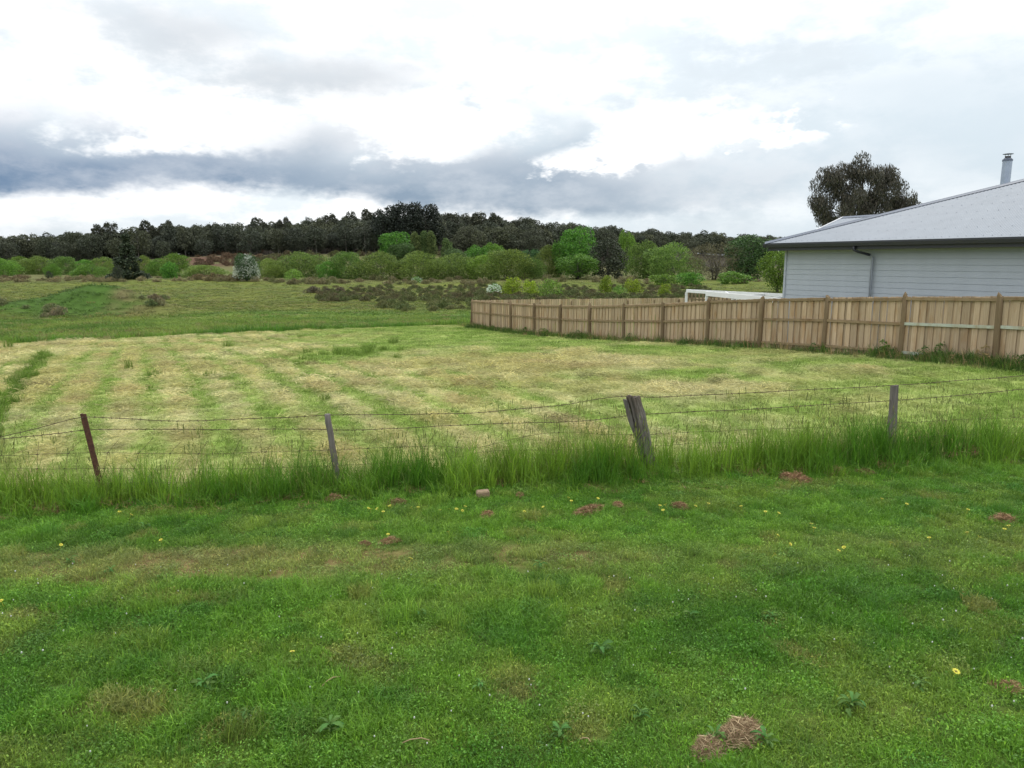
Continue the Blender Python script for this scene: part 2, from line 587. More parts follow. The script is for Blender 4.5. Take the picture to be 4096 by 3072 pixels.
def field_col(x, y):
    d = mow_d(x, y)
    n1, n2 = fbm(x * 0.05, y * 0.09, 41), fbm(x * 0.25, y * 0.3, 42)
    c_ = lerp(C3(0.105, 0.195, 0.030), C3(0.170, 0.250, 0.046), sstep(n2, 0.35, 0.65))
    ol = lerp(C3(0.095, 0.130, 0.020), C3(0.145, 0.172, 0.032), sstep(n2, 0.3, 0.7))
    c_ = lerp(c_, ol, sstep(d + 30 * (n1 - 0.5), 14, 40))
    far = lerp(C3(0.145, 0.145, 0.060), C3(0.115, 0.130, 0.045), sstep(n2, 0.3, 0.7))
    c_ = lerp(c_, far, sstep(y + 40 * (n1 - 0.5), 185, 215))
    # red-brown bracken below the trees
    br = sstep(y, 285, 305) * sstep(345 - y, 0, 12) * (0.25 + 0.75 * sstep(-x / np.maximum(y, 1), 0.30, 0.36))
    c_ = lerp(c_, lerp(C3(0.115, 0.066, 0.045), C3(0.12, 0.12, 0.05), sstep(n1, 0.45, 0.6)), br)
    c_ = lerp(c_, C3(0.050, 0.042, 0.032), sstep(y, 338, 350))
    # mound
    mo = np.exp(-((x + 41) / 9.5) ** 4 - ((y - 68) / 5.0) ** 4)
    return lerp(c_, lerp(C3(0.068, 0.135, 0.026), C3(0.15, 0.135, 0.065), sstep(n2 + 0.045 * (x + 37), 0.50, 0.72)), mo)


def region(x, y):
    """weights: verge, mown paddock, house yard, rough field"""
    v = sstep(wire_y(x) - y, -0.15, 0.15)
    inside = sstep(paddock_c(x, y), -0.05, 0.1)
    edge = (fbm(x * 0.5, y * 0.5, 61, 3) - 0.5) * 0.7
    mown = (1 - v) * inside * sstep(-(mow_d(x, y) + edge), -0.12, 0.12)
    yard = (1 - v) * (1 - inside) * sstep(26 - paddock_s(x, y), 0, 30) * sstep(31 - paddock_s(x, y), 0, 0.5)
    return v, mown, yard


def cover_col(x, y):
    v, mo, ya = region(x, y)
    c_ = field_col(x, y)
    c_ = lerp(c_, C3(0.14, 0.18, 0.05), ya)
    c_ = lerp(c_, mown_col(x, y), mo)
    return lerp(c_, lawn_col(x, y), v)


# ------------------------------------------------------------------ ground: one sheet to the horizon
def axis_pts(lo, hi, fine, growth):
    a, s_ = [0.0], fine
    while a[-1] < hi:
        a.append(a[-1] + s_)
        s_ = min(s_ * growth, 160)
    b, s_ = [0.0], fine
    while b[-1] > lo:
        b.append(b[-1] - s_)
        s_ = min(s_ * growth, 160)
    return np.array(sorted(set(b + a)))


gx = axis_pts(-3600, 3600, 0.16, 1.012)
gyy = np.concatenate([np.linspace(-1200, -16, 12), np.arange(-14, 2, 0.8), 2 + axis_pts(0, 4200, 0.09, 1.0085)])
GX, GY = np.meshgrid(gx, gyy)
GZ = ground(GX, GY)
nx, ny = len(gx), len(gyy)
ii, jj = np.meshgrid(np.arange(ny - 1), np.arange(nx - 1), indexing='ij')
q0 = (ii * nx + jj).ravel()
GQ = np.stack([q0, q0 + 1, q0 + nx + 1, q0 + nx], -1)
m_ground, nt, b = nmat('ground_cover')
at_ = nt.nodes.new('ShaderNodeAttribute')
at_.attribute_name = 'cover'
gco = n_coord(nt)
f1 = n_noise(nt, gco, 1.3, 8, 0.65)
f2 = n_noise(nt, gco, 14.0, 6, 0.7)
c1 = n_mix(nt, 0.75, at_.outputs['Color'], n_ramp(nt, f1, [(0.3, (0.62, 0.62, 0.6)), (0.7, (1.25, 1.22, 1.2))]), 'MULTIPLY')
c1 = n_mix(nt, 0.8, c1, n_ramp(nt, f2, [(0.3, (0.55, 0.52, 0.5)), (0.7, (1.2, 1.2, 1.2))]), 'MULTIPLY')
nt.links.new(c1, b.inputs['Base Color'])
b.inputs['Roughness'].default_value = 0.95
b.inputs['Specular IOR Level'].default_value = 0.1
n_bump(nt, b, f2, 0.8, 0.04)
gme = mesh('ground', np.stack([GX, GY, GZ], -1).reshape(-1, 3), GQ, m_ground, True)
ca = gme.attributes.new('cover', 'FLOAT_COLOR', 'POINT')
gc = cover_col(GX, GY)
vv = region(GX, GY)[0][..., None]
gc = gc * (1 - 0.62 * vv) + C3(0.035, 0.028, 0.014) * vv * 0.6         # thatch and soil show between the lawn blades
soil = sstep(dry_band(GX, GY), 0.3, 0.8)[..., None] * vv
gc = gc * (1 - 0.7 * soil) + C3(0.26, 0.175, 0.085) * soil * 0.7
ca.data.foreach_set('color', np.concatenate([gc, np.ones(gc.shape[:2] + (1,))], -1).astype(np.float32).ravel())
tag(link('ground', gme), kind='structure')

# ------------------------------------------------------------------ scattered cover (stuff)
def scatter(name, protos, P, rotz, scale, tint, idx, label, tilt=None):
    """one point cloud; each point carries a tuft of cover (geometry nodes)"""
    n = len(P)
    me = bpy.data.meshes.new(name)
    me.vertices.add(n)
    me.vertices.foreach_set('co', np.asarray(P, np.float32).ravel())
    rot = np.zeros((n, 3), np.float32)
    rot[:, 2] = rotz
    if tilt is not None:
        rot[:, :2] = tilt
    me.attributes.new('rot', 'FLOAT_VECTOR', 'POINT').data.foreach_set('vector', rot.ravel())
    sc = np.asarray(scale, np.float32)
    if sc.ndim == 1:
        sc = np.repeat(sc[:, None], 3, 1)
    me.attributes.new('scl', 'FLOAT_VECTOR', 'POINT').data.foreach_set('vector', np.ascontiguousarray(sc).ravel())
    me.attributes.new('pick', 'INT', 'POINT').data.foreach_set('value', np.asarray(idx, np.int32))
    me.attributes.new('tint', 'FLOAT_COLOR', 'POINT').data.foreach_set('color', np.concatenate([tint, np.ones((n, 1))], 1).astype(np.float32).ravel())
    me.update()
    o = link(name, me)
    coll = bpy.data.collections.new(name + '_tufts')
    for k, pm in enumerate(protos):
        coll.objects.link(bpy.data.objects.new('%s_tuft_%02d' % (name, k), pm))
    ng = bpy.data.node_groups.new(name, 'GeometryNodeTree')
    ng.interface.new_socket('Geometry', in_out='INPUT', socket_type='NodeSocketGeometry')
    ng.interface.new_socket('Geometry', in_out='OUTPUT', socket_type='NodeSocketGeometry')
    a = ng.nodes
    gi, go = a.new('NodeGroupInput'), a.new('NodeGroupOutput')
    ci = a.new('GeometryNodeCollectionInfo')
    ci.inputs['Collection'].default_value = coll
    ci.inputs['Separate Children'].default_value = True
    ci.inputs['Reset Children'].default_value = True
    ip = a.new('GeometryNodeInstanceOnPoints')
    ip.inputs['Pick Instance'].default_value = True

    def named(nm, ty):
        q = a.new('GeometryNodeInputNamedAttribute')
        q.data_type = ty
        q.inputs['Name'].default_value = nm
        return q.outputs[0]
    L = ng.links.new
    L(gi.outputs[0], ip.inputs['Points'])
    L(ci.outputs[0], ip.inputs['Instance'])
    L(named('pick', 'INT'), ip.inputs['Instance Index'])
    L(named('rot', 'FLOAT_VECTOR'), ip.inputs['Rotation'])
    L(named('scl', 'FLOAT_VECTOR'), ip.inputs['Scale'])
    L(ip.outputs[0], go.inputs[0])
    md = o.modifiers.new('tufts', 'NODES')
    md.node_group = ng
    return tag(o, label, 'grass', kind='stuff')


def blades(rng, n, rad, h0, h1, w, lean, curl, flat=0.0):
    """n curved grass blades: quad + tip triangle each"""
    r, th = rad * np.sqrt(rng.random(n)), rng.random(n) * 2 * np.pi
    base = np.stack([r * np.cos(th), r * np.sin(th), np.full(n, -0.005)], 1)
    h = h0 + (h1 - h0) * rng.random(n) ** 1.3
    d = rng.random(n) * 2 * np.pi
    out = np.stack([np.cos(d), np.sin(d), np.zeros(n)], 1)
    l1 = lean * (0.3 + rng.random(n))
    l2 = l1 + curl * (0.3 + rng.random(n))
    up = np.array([0, 0, 1.0])
    mid = base + out * (h * 0.55 * np.sin(l1))[:, None] + up * (h * 0.55 * np.cos(l1))[:, None]
    tip = mid + out * (h * 0.5 * np.sin(l2))[:, None] + up * (h * 0.5 * np.cos(l2))[:, None]
    a = rng.random(n) * np.pi
    sd_ = np.stack([np.cos(a), np.sin(a), np.zeros(n)], 1) * (w * (0.6 + 0.8 * rng.random(n)))[:, None]
    V = np.stack([base - sd_ * 0.5, base + sd_ * 0.5, mid + sd_ * 0.42, mid - sd_ * 0.42, tip], 1).reshape(-1, 3)
    i = np.arange(n)[:, None] * 5
    return V, i + np.array([[0, 1, 2, 3]]), i + np.array([[3, 2, 4]])


def leaf_quads(rng, P, L, W, axis=None, spread=1.0):
    n = len(P)
    d = rng.normal(size=(n, 3))
    d /= np.linalg.norm(d, axis=1, keepdims=True)
    if axis is not None:
        d = axis + d * spread
        d /= np.linalg.norm(d, axis=1, keepdims=True) + 1e-9
    o_ = rng.normal(size=(n, 3))
    s_ = np.cross(d, o_)
    s_ /= np.linalg.norm(s_, axis=1, keepdims=True) + 1e-9
    L = (L * (0.65 + 0.7 * rng.random(n)))[:, None]
    W = (W * (0.65 + 0.7 * rng.random(n)))[:, None]
    V = np.stack([P - d * L * 0.5, P + s_ * W * 0.5, P + d * L * 0.5, P - s_ * W * 0.5], 1).reshape(-1, 3)
    return V, np.arange(n)[:, None] * 4 + np.arange(4)[None, :]


def tuft_mesh(name, seed, n, rad, h0, h1, w, lean, curl, mat, litter=0, llen=0.2, lwid=0.006, lz=0.03):
    rng = np.random.default_rng(seed)
    mb = MB()
    if n:
        mb.add(*blades(rng, n, rad, h0, h1, w, lean, curl))
    if litter:
        P = np.stack([rng.normal(size=litter) * rad * 0.6, rng.normal(size=litter) * rad * 0.6, lz * rng.random(litter)], 1)
        ax = rng.normal(size=(litter, 3)) * [1, 1, 0.12]
        ax /= np.linalg.norm(ax, axis=1, keepdims=True)
        mb.add(*leaf_quads(rng, P, np.full(litter, llen), np.full(litter, lwid), ax, 0.25))
    return mb.me(name, mat)


rng = np.random.default_rng(7)


def wedge(y0, y1, dens, slope=0.78, margin=0.8, rg=rng):
    """jittered points over the ground seen between two distances"""
    st = 1 / math.sqrt(dens)
    yy = np.arange(y0, y1, st)
    xx = np.arange(-(y1 * slope + margin), y1 * slope + margin, st)
    x, y = np.meshgrid(xx, yy)
    x = (x + (rg.random(x.shape) - 0.5) * st * 1.3).ravel()
    y = (y + (rg.random(y.shape) - 0.5) * st * 1.3).ravel()
    k = np.abs(x) < y * slope + margin
    return x[k], y[k]


# --- mown verge lawn
def lawn_tuft(seed, nb_, nc_, rad, h0, h1):
    g_ = np.random.default_rng(seed)
    mb_ = MB()
    mb_.add(*blades(g_, nb_, rad, h0, h1, 0.0048, 0.55, 0.95))
    if nc_:
        a_ = g_.random(nc_) * 6.28
        r_ = rad * np.sqrt(g_.random(nc_))
        P_ = np.stack([r_ * np.cos(a_), r_ * np.sin(a_), 0.018 + 0.032 * g_.random(nc_)], 1)
        ax_ = g_.normal(size=(nc_, 3)) * [1, 1, 0.25]
        mb_.add(*leaf_quads(g_, P_, np.full(nc_, 0.017), np.full(nc_, 0.011), ax_, 0.2))
    return mb_.me('lawn_tuft', M_GRASS)


lawn_p = [lawn_tuft(100 + k, 300, 16, 0.14, 0.022, 0.068) for k in range(3)]
lawn_p += [lawn_tuft(110 + k, 270, 6, 0.14, 0.045, 0.125) for k in range(2)]
lawn_p += [lawn_tuft(120 + k, 190, 90, 0.14, 0.022, 0.06) for k in range(3)]
xs, ys = [], []
for y0, y1, de in ((1.0, 2.6, 30), (2.6, 6.0, 62), (6.0, 8.0, 56), (8.0, 12.0, 46)):
    x, y = wedge(y0, y1, de, 0.80, 1.8)
    xs.append(x)
    ys.append(y)
x, y = np.concatenate(xs), np.concatenate(ys)
k = (y < wire_y(x) + 0.1)
x, y = x[k], y[k]
dr = dry_band(x, y)
k = rng.random(len(x)) > dr * 0.35
x, y = x[k], y[k]
n = len(x)
lush = fbm(x * 0.7, y * 1.1, 14)
clov = fbm(x * 1.2 + 4, y * 1.2, 15)
idx = np.where(rng.random(n) < 0.08 + 0.40 * sstep(clov, 0.45, 0.75), 5 + rng.integers(0, 3, n), rng.integers(0, 3, n))
tall = (rng.random(n) < 0.75 * sstep(lush, 0.50, 0.72)) | (rng.random(n) < 0.45 * np.exp(-((y - 8.15 - 0.05 * x) / 0.32) ** 2))
idx = np.where(tall & (idx < 5), 3 + rng.integers(0, 2, n), idx)
ti = lawn_col(x, y) * (0.78 + 0.44 * rng.random(n))[:, None]
ti[idx >= 5] *= [0.92, 1.0, 1.1]
sc = 0.8 + 0.4 * rng.random(n)
zs_ = sc * (1 - 0.35 * dry_band(x, y)) * (0.75 + 0.5 * lush) * np.where(rng.random(n) < 0.07, 1.7, 1.0)
scatter('lawn_grass', lawn_p, np.stack([x, y, ground(x, y)], 1), rng.random(n) * 6.28, np.stack([sc, sc, zs_], 1), ti, idx, 'short mown green grass and clover of the verge in the foreground',
        tilt=rng.normal(size=(n, 2)) * 0.10)

# --- tall uncut grass along the wire fence
tall_p = [tuft_mesh('tall_tuft', 140 + k, 20, 0.11, 0.20, 0.72, 0.0085, 0.15, 0.6, M_GRASS) for k in range(4)]
tall_p += [tuft_mesh('tall_tuft', 150 + k, 30, 0.13, 0.10, 0.30, 0.009, 0.45, 0.9, M_GRASS, 10, 0.25, 0.007, 0.15) for k in range(3)]
for k in range(3):          # flowering stalks with pale seed heads
    g_ = np.random.default_rng(155 + k)
    mb_ = MB()
    V_, Q_, T_3 = blades(g_, 7, 0.12, 0.55, 0.85, 0.0035, 0.10, 0.35)
    mb_.add(V_, Q_, T_3)
    tips = V_.reshape(-1, 5, 3)[:, 4]
    for dz in (0.0, -0.025, -0.05, 0.02):
        mb_.add(*leaf_quads(g_, tips + [0, 0, dz], np.full(7, 0.05), np.full(7, 0.014), np.tile(np.array([0.1, 0, 1.0]), (7, 1)), 0.25))
    tall_p.append(mb_.me('seed_tuft', M_GRASS))
n = 6800
x = rng.random(n) * 28 - 13.5
off = rng.normal(size=n) * 0.31 + 0.02
y = wire_y(x) + off - 0.10
dens = 0.30 + 1.0 * sstep(fbm(x * 1.5, y * 0.9, 81), 0.36, 0.66)
k = rng.random(n) < dens
x, y, off = x[k], y[k], off[k]
n = len(x)
idx = np.where(rng.random(n) < 0.62, rng.integers(0, 4, n), 4 + rng.integers(0, 3, n))
idx = np.where((rng.random(n) < 0.13) & (np.abs(off) < 0.3), 7 + rng.integers(0, 3, n), idx)
hs = np.interp(x, [-9, -5, -3.2, -1.6, -0.2, 0.5, 2, 4, 6, 9], [0.86, 0.90, 0.80, 0.88, 1.08, 0.95, 0.95, 1.05, 1.18, 1.08]) * (0.42 + 1.15 * fbm(x * 2.1, y * 1.2, 83))
hs = hs * np.exp(-(off / 0.55) ** 2) * (0.7 + 0.75 * rng.random(n) ** 1.5)
ti = lerp(C3(0.078, 0.205, 0.018), C3(0.165, 0.300, 0.032), sstep(fbm(x * 0.8, y * 2, 84), 0.3, 0.7)) * (0.8 + 0.4 * rng.random(n))[:, None]
br = (rng.random(n) < 0.40 * sstep(-off, -0.15, 0.2)) & (idx >= 4)
hs = np.where(br, hs * 0.6, hs)
ti[br] = C3(0.30, 0.21, 0.10) * (0.6 + 0.6 * rng.random(br.sum()))[:, None]
sd2 = idx >= 7
ti[sd2] = C3(0.24, 0.28, 0.09) * (0.7 + 0.5 * rng.random(sd2.sum()))[:, None]
scatter('fence_line_grass', tall_p, np.stack([x, y, ground(x, y)], 1), rng.random(n) * 6.28, np.stack([0.9 + 0 * hs, 0.9 + 0 * hs, np.clip(hs, 0.18, 1.3)], 1), ti, idx,
        'tall uncut green grass growing along the wire fence', tilt=np.stack([rng.normal(size=n) * 0.08, rng.normal(size=n) * 0.08 + 0.06], 1))

# --- mown paddock: stubble and cut hay
hay_p = [tuft_mesh('hay_tuft', 160 + k, 80, 0.17, 0.03, 0.085, 0.008, 0.5, 0.7, M_HAY) for k in range(3)]
hay_p += [tuft_mesh('hay_litter', 170 + k, 0, 0.22, 0, 0, 0, 0, 0, M_HAY, 190, 0.13, 0.0075, 0.07) for k in range(3)]
hay_p += [tuft_mesh('strip_tuft', 180 + k, 80, 0.16, 0.12, 0.30, 0.010, 0.3, 0.6, M_HAY) for k in range(2)]
xs, ys, ss = [], [], []
for y0, y1, de, s0 in ((9.0, 14, 26, 0.85), (14, 20, 17, 1.05), (20, 30, 11, 1.3), (30, 52, 6.5, 1.7)):
    x, y = wedge(y0, y1, de, 0.86, 2.5)
    xs.append(x)
    ys.append(y)
    ss.append(np.full(len(x), s0))
x, y, s0 = np.concatenate(xs), np.concatenate(ys), np.concatenate(ss)
k = rng.random(len(x)) < region(x, y)[1]
x, y, s0 = x[k], y[k], s0[k]
n = len(x)
hw = hay_w(x, y)
st = strip_m(x, y)
lit = rng.random(n) < 0.10 + 0.75 * sstep(hw, 0.15, 0.8)
idx = np.where(lit, 3 + rng.integers(0, 3, n), rng.integers(0, 3, n))
idx = np.where(rng.random(n) < st, 6 + rng.integers(0, 2, n), idx)
wild = rng.random(n) < 0.012 * sstep(fbm(x * 0.25, y * 0.3, 87, 3), 0.56, 0.72) + 0.25 * np.exp(-((x + 5.6) / 1.6) ** 2 - ((y - 26.5) / 2.2) ** 2)
idx = np.where(wild, 6 + rng.integers(0, 2, n), idx)
ti = mown_col(x, y) * (0.74 + 0.5 * rng.random(n))[:, None]
ti[lit & (st < 0.3)] *= [1.12, 1.06, 1.05]
ti[wild] = C3(0.135, 0.215, 0.035)
dk = rng.random(n) < 0.05
ti[dk] *= 0.62
sz = s0 * (0.75 + 0.5 * rng.random(n)) * np.where(idx >= 6, 0.75, 1.0)
zz = np.minimum(sz, 1.25) * np.where(lit, 0.5 + 1.9 * hw * sstep(fbm(x * 1.4, y * 1.4, 88, 3), 0.35, 0.75), 1.0)
scatter('mown_hay', hay_p, np.stack([x, y, ground(x, y)], 1), rng.random(n) * 6.28, np.stack([sz, sz, zz], 1), ti, idx,
        'pale cut hay and stubble lying in rows over the mown paddock')

# --- rough field beyond
fld_p = [tuft_mesh('field_tuft', 190 + k, 40, 0.30, 0.15, 0.45, 0.022, 0.35, 0.6, M_GRASS) for k in range(4)]
xs, ys, ss = [], [], []
for y0, y1, de, s0 in ((36, 60, 6.0, 0.95), (60, 90, 2.0, 1.35), (90, 140, 0.5, 2.1), (140, 215, 0.15, 3.0)):
    x, y = wedge(y0, y1, de, 0.86, 4.0)
    xs.append(x)
    ys.append(y)
    ss.append(np.full(len(x), s0))
x, y, s0 = np.concatenate(xs), np.concatenate(ys), np.concatenate(ss)
v_, mo_, ya_ = region(x, y)
k = (rng.random(len(x)) > mo_) & (paddock_c(x, y) > -2 - 100 * (paddock_s(x, y) > 29.5))
k &= ~((paddock_c(x, y) < 0.3) & (paddock_s(x, y) < 30.5))
x, y, s0 = x[k], y[k], s0[k]
n = len(x)
d = mow_d(x, y)
rough = 0.30 + 0.75 * fbm(x * 0.3, y * 0.4, 91) + 0.55 * np.exp(-(d / 1.0) ** 2)
ti = field_col(x, y) * (0.70 + 0.6 * rng.random(n))[:, None]
st2 = rng.random(n) < 0.22 * sstep(fbm(x * 0.2, y * 0.35, 93, 3), 0.42, 0.62)
ti[st2] = C3(0.24, 0.22, 0.085) * (0.7 + 0.5 * rng.random(st2.sum()))[:, None]
ti *= (1 + 0.18 * np.exp(-(d / 1.2) ** 2) * np.array([-1, 0.2, -0.5])[:, None]).T
zz = (1 + 0.9 * np.exp(-((x + 41) / 9.5) ** 4 - ((y - 68) / 5.0) ** 4)) * s0 ** 0.55 * rough * (0.7 + 0.6 * rng.random(n)) * np.interp(d, [0, 2, 12, 30, 60], [1.0, 0.75, 0.7, 0.4, 0.32])
scatter('field_grass', fld_p, np.stack([x, y, ground(x, y)], 1), rng.random(n) * 6.28, np.stack([s0, s0, zz], 1), ti, rng.integers(0, 4, n),
        'rough uncut green and olive grass of the field behind the mown paddock')

# ------------------------------------------------------------------ timber and metal materials
def timber(name, lo, hi, stain, obj_var=0.22, streak=(18, 18, 0.8)):
    m, nt, b = nmat(name)
    co = n_coord(nt)
    oi = nt.nodes.new('ShaderNodeObjectInfo')
    va = nt.nodes.new('ShaderNodeVectorMath')
    va.operation = 'MULTIPLY_ADD'
    nt.links.new(oi.outputs['Random'], va.inputs[0])
    va.inputs[1].default_value = (37, 91, 53)
    nt.links.new(co, va.inputs[2])
    f = n_noise(nt, va.outputs[0], 2.2, 7, 0.65, streak)
    col = n_ramp(nt, f, [(0.28, lo), (0.72, hi)])
    g = n_noise(nt, va.outputs[0], 2.4, 4, 0.6, (1.5, 1.5, 0.8))
    gm = nt.nodes.new('ShaderNodeMapRange')
    gm.inputs['From Min'].default_value, gm.inputs['From Max'].default_value = 0.5, 0.72
    nt.links.new(g, gm.inputs[0])
    col = n_mix(nt, gm.outputs[0], col, stain)
    v = nt.nodes.new('ShaderNodeMapRange')
    v.inputs['To Min'].default_value, v.inputs['To Max'].default_value = 1 - obj_var, 1 + obj_var
    nt.links.new(oi.outputs['Random'], v.inputs[0])
    h = nt.nodes.new('ShaderNodeHueSaturation')
    nt.links.new(v.outputs[0], h.inputs['Value'])
    nt.links.new(col, h.inputs['Color'])
    nt.links.new(h.outputs[0], b.inputs['Base Color'])
    b.inputs['Roughness'].default_value = 0.85
    b.inputs['Specular IOR Level'].default_value = 0.2
    n_bump(nt, b, f, 0.35, 0.004)
    return m


M_PALING = timber('paling_timber', (0.315, 0.225, 0.138), (0.53, 0.415, 0.285), (0.34, 0.215, 0.11), 0.22)
M_RAIL = timber('rail_timber', (0.19, 0.135, 0.075), (0.31, 0.235, 0.14), (0.18, 0.11, 0.055), 0.12, (1.2, 18, 18))
M_RAILG = timber('treated_rail', (0.34, 0.38, 0.31), (0.46, 0.48, 0.40), (0.30, 0.25, 0.15), 0.1, (1.2, 18, 18))
M_POST = timber('fence_post_timber', (0.13, 0.092, 0.052), (0.23, 0.17, 0.10), (0.13, 0.085, 0.047), 0.12)
M_OLD = timber('weathered_timber', (0.045, 0.038, 0.033), (0.22, 0.20, 0.185), (0.10, 0.075, 0.055), 0.05, (9, 9, 0.7))
M_GREYPOST = timber('grey_post_timber', (0.085, 0.075, 0.068), (0.21, 0.19, 0.175), (0.12, 0.10, 0.085), 0.05, (14, 14, 1.0))
M_RUST = plain('rusty_steel', (0.085, 0.034, 0.020), 0.85, 0.45, 25)
M_WIRE = plain('rusty_wire', (0.095, 0.066, 0.042), 0.7, 0.3, 30, 0.3)
M_WALL = plain('painted_weatherboard', (0.41, 0.455, 0.495), 0.55, 0.04, 3.0, spec=0.3)
M_ROOF = plain('roof_steel', (0.218, 0.246, 0.282), 0.5, 0.05, 2.0, 0.0, spec=0.15)
M_CAP = plain('ridge_steel', (0.115, 0.135, 0.175), 0.5, 0.06, 3.0, 0.0, spec=0.3)
M_FASCIA = plain('dark_fascia', (0.030, 0.032, 0.042), 0.4, 0.08, 4.0)
M_SOFFIT = plain('soffit_sheet', (0.17, 0.16, 0.12), 0.7, 0.05, 3.0)
M_PIPE = plain('downpipe_paint', (0.27, 0.30, 0.345), 0.45, 0.05, 4.0)
M_FLUE = plain('stainless_flue', (0.34, 0.39, 0.47), 0.4, 0.08, 6.0, 0.5)
M_SOOT = plain('sooty_steel', (0.05, 0.045, 0.04), 0.7, 0.3, 10)
M_WHITE = plain('white_paint', (0.78, 0.78, 0.79), 0.45, 0.03, 4.0)
M_SCREW = plain('screw_washers', (0.12, 0.13, 0.16), 0.5, 0.1, 9)
M_SLAT = timber('brown_slat', (0.16, 0.12, 0.075), (0.28, 0.22, 0.14), (0.15, 0.10, 0.05), 0.15)
M_STONE = plain('sandy_block', (0.235, 0.170, 0.105), 0.9, 0.2, 22, bump=0.4)

# ------------------------------------------------------------------ house
H = empty('house', (8.94, 26.51, 0.0), 'single storey grey weatherboard house with pale corrugated hip roof', 'house')
HO = np.array([8.94, 26.51])
GUT, PT = 3.60, 0.352           # gutter height, roof pitch (tan)
LEN, DEP = 19.0, 12.4
OV = 0.48


def hp(a, b_, z):
    """house frame: a metres from the far eave corner towards the viewer, b metres in from the near eave (local to the house)"""
    p = -E * a + N * b_
    return np.array([p[0], p[1], z])


# wall core behind the boards
wz0 = -0.9
wl = MB()
wl.box(hp(OV, OV + 0.03, wz0), hp(LEN - OV, OV + 0.03, 0) - hp(OV, OV + 0.03, 0), hp(0, DEP - 2 * OV - 0.06, 0) - hp(0, 0, 0), (0, 0, GUT - 0.16 - wz0))
wall = wl.build('wall', M_WALL, H)
bh = 0.176
nb = int((GUT - 0.2 - 0.75) / bh)
la = -E
ub = np.array([la[0], la[1], 0])
un = np.array([N[0], N[1], 0])
board = MB()
Lb = LEN - 2 * OV
# tapered board: thin at the top, thick at the lower lap
V = []
for s_ in (0.0, Lb):
    for (o_, z) in ((0.004, bh), (-0.0125, bh), (-0.0160, 0.011), (0.002, 0.011), (0.002, 0.0), (0.004, 0.0)):
        V.append(ub * s_ + un * o_ + np.array([0, 0, z]))
board.add(V, [[i, (i + 1) % 6, 6 + (i + 1) % 6, 6 + i] for i in range(6)])
bm = board.me('weatherboard', M_WALL)
for k in range(nb + 1):
    link('weatherboard', bm, wall, tuple(hp(OV, OV + 0.03, GUT - 0.19 - bh * (k + 1))))
cs = MB()
cs.box(hp(OV - 0.02, OV - 0.022, wz0), hp(0.075, 0, 0), hp(0, 0.075, 0), (0, 0, GUT - 0.17 - wz0))
cs.build('corner_stop', M_WALL, wall)
# far end wall boards are out of sight; close the end with a plain sheet, the soffit lines the eaves
so = MB()
so.box(hp(0.1, 0.1, GUT - 0.232), hp(LEN - 0.2, 0, 0), hp(0, OV, 0), (0, 0, 0.01))
so.box(hp(0.1, 0.1 + OV + 0.002, GUT - 0.232), hp(OV - 0.02, 0, 0), hp(0, DEP - OV - 0.3, 0), (0, 0, 0.01))
so.build('soffit', M_SOFFIT, H)
fa = MB()
fa.box(hp(0.06, 0.06, GUT - 0.245), hp(LEN - 0.12, 0, 0), hp(0, 0.03, 0), (0, 0, 0.225))
fa.box(hp(0.06, 0.092, GUT - 0.245), hp(0.03, 0, 0), hp(0, DEP - 0.2, 0), (0, 0, 0.225))
fa.build('fascia', M_FASCIA, H)
gu = MB()
prof = [(0.058, 0.0), (0.058, -0.135), (-0.055, -0.135), (-0.078, -0.04), (-0.078, 0.012), (-0.062, 0.012), (-0.062, -0.04), (-0.045, -0.12), (0.045, -0.12), (0.045, 0.0)]


def sweep(mb_, prof_, p0, p1, nrm):
    k_ = len(prof_)
    V_ = []
    for p in (p0, p1):
        for o_, z in prof_:
            V_.append(p + nrm * o_ + np.array([0, 0, z]))
    Q_ = [[i, (i + 1) % k_, k_ + (i + 1) % k_, k_ + i] for i in range(k_)]
    mb_.add(V_, Q_)


sweep(gu, prof, hp(-0.07, 0, GUT + 0.0), hp(LEN, 0, GUT + 0.0), un)
gu.build('gutter', M_FASCIA, H)
gu = MB()
sweep(gu, prof, hp(0, -0.07, GUT - 0.002), hp(0, DEP, GUT - 0.002), -np.array([E[0], E[1], 0]))
gu.build('gutter', M_FASCIA, H)
# downpipe: dropper from the gutter, offset back to the wall, straight down
dp = MB()
ap = 3.55
dp.tube([hp(ap, 0.0, GUT - 0.08), hp(ap, 0.0, GUT - 0.26), hp(ap + 0.08, 0.10, GUT - 0.31), hp(ap + 0.33, OV - 0.13, GUT - 0.42), hp(ap + 0.38, OV - 0.07, GUT - 0.50), hp(ap + 0.38, OV - 0.07, -0.6)], 0.038, 10)
pipe = dp.build('downpipe', M_PIPE, H, True)
el_ = MB()
el_.tube([hp(ap, 0.0, GUT - 0.10), hp(ap, 0.0, GUT - 0.26), hp(ap + 0.08, 0.10, GUT - 0.31), hp(ap + 0.33, OV - 0.13, GUT - 0.42)], 0.041, 10)
el_.build('elbow', M_FASCIA, pipe, True)
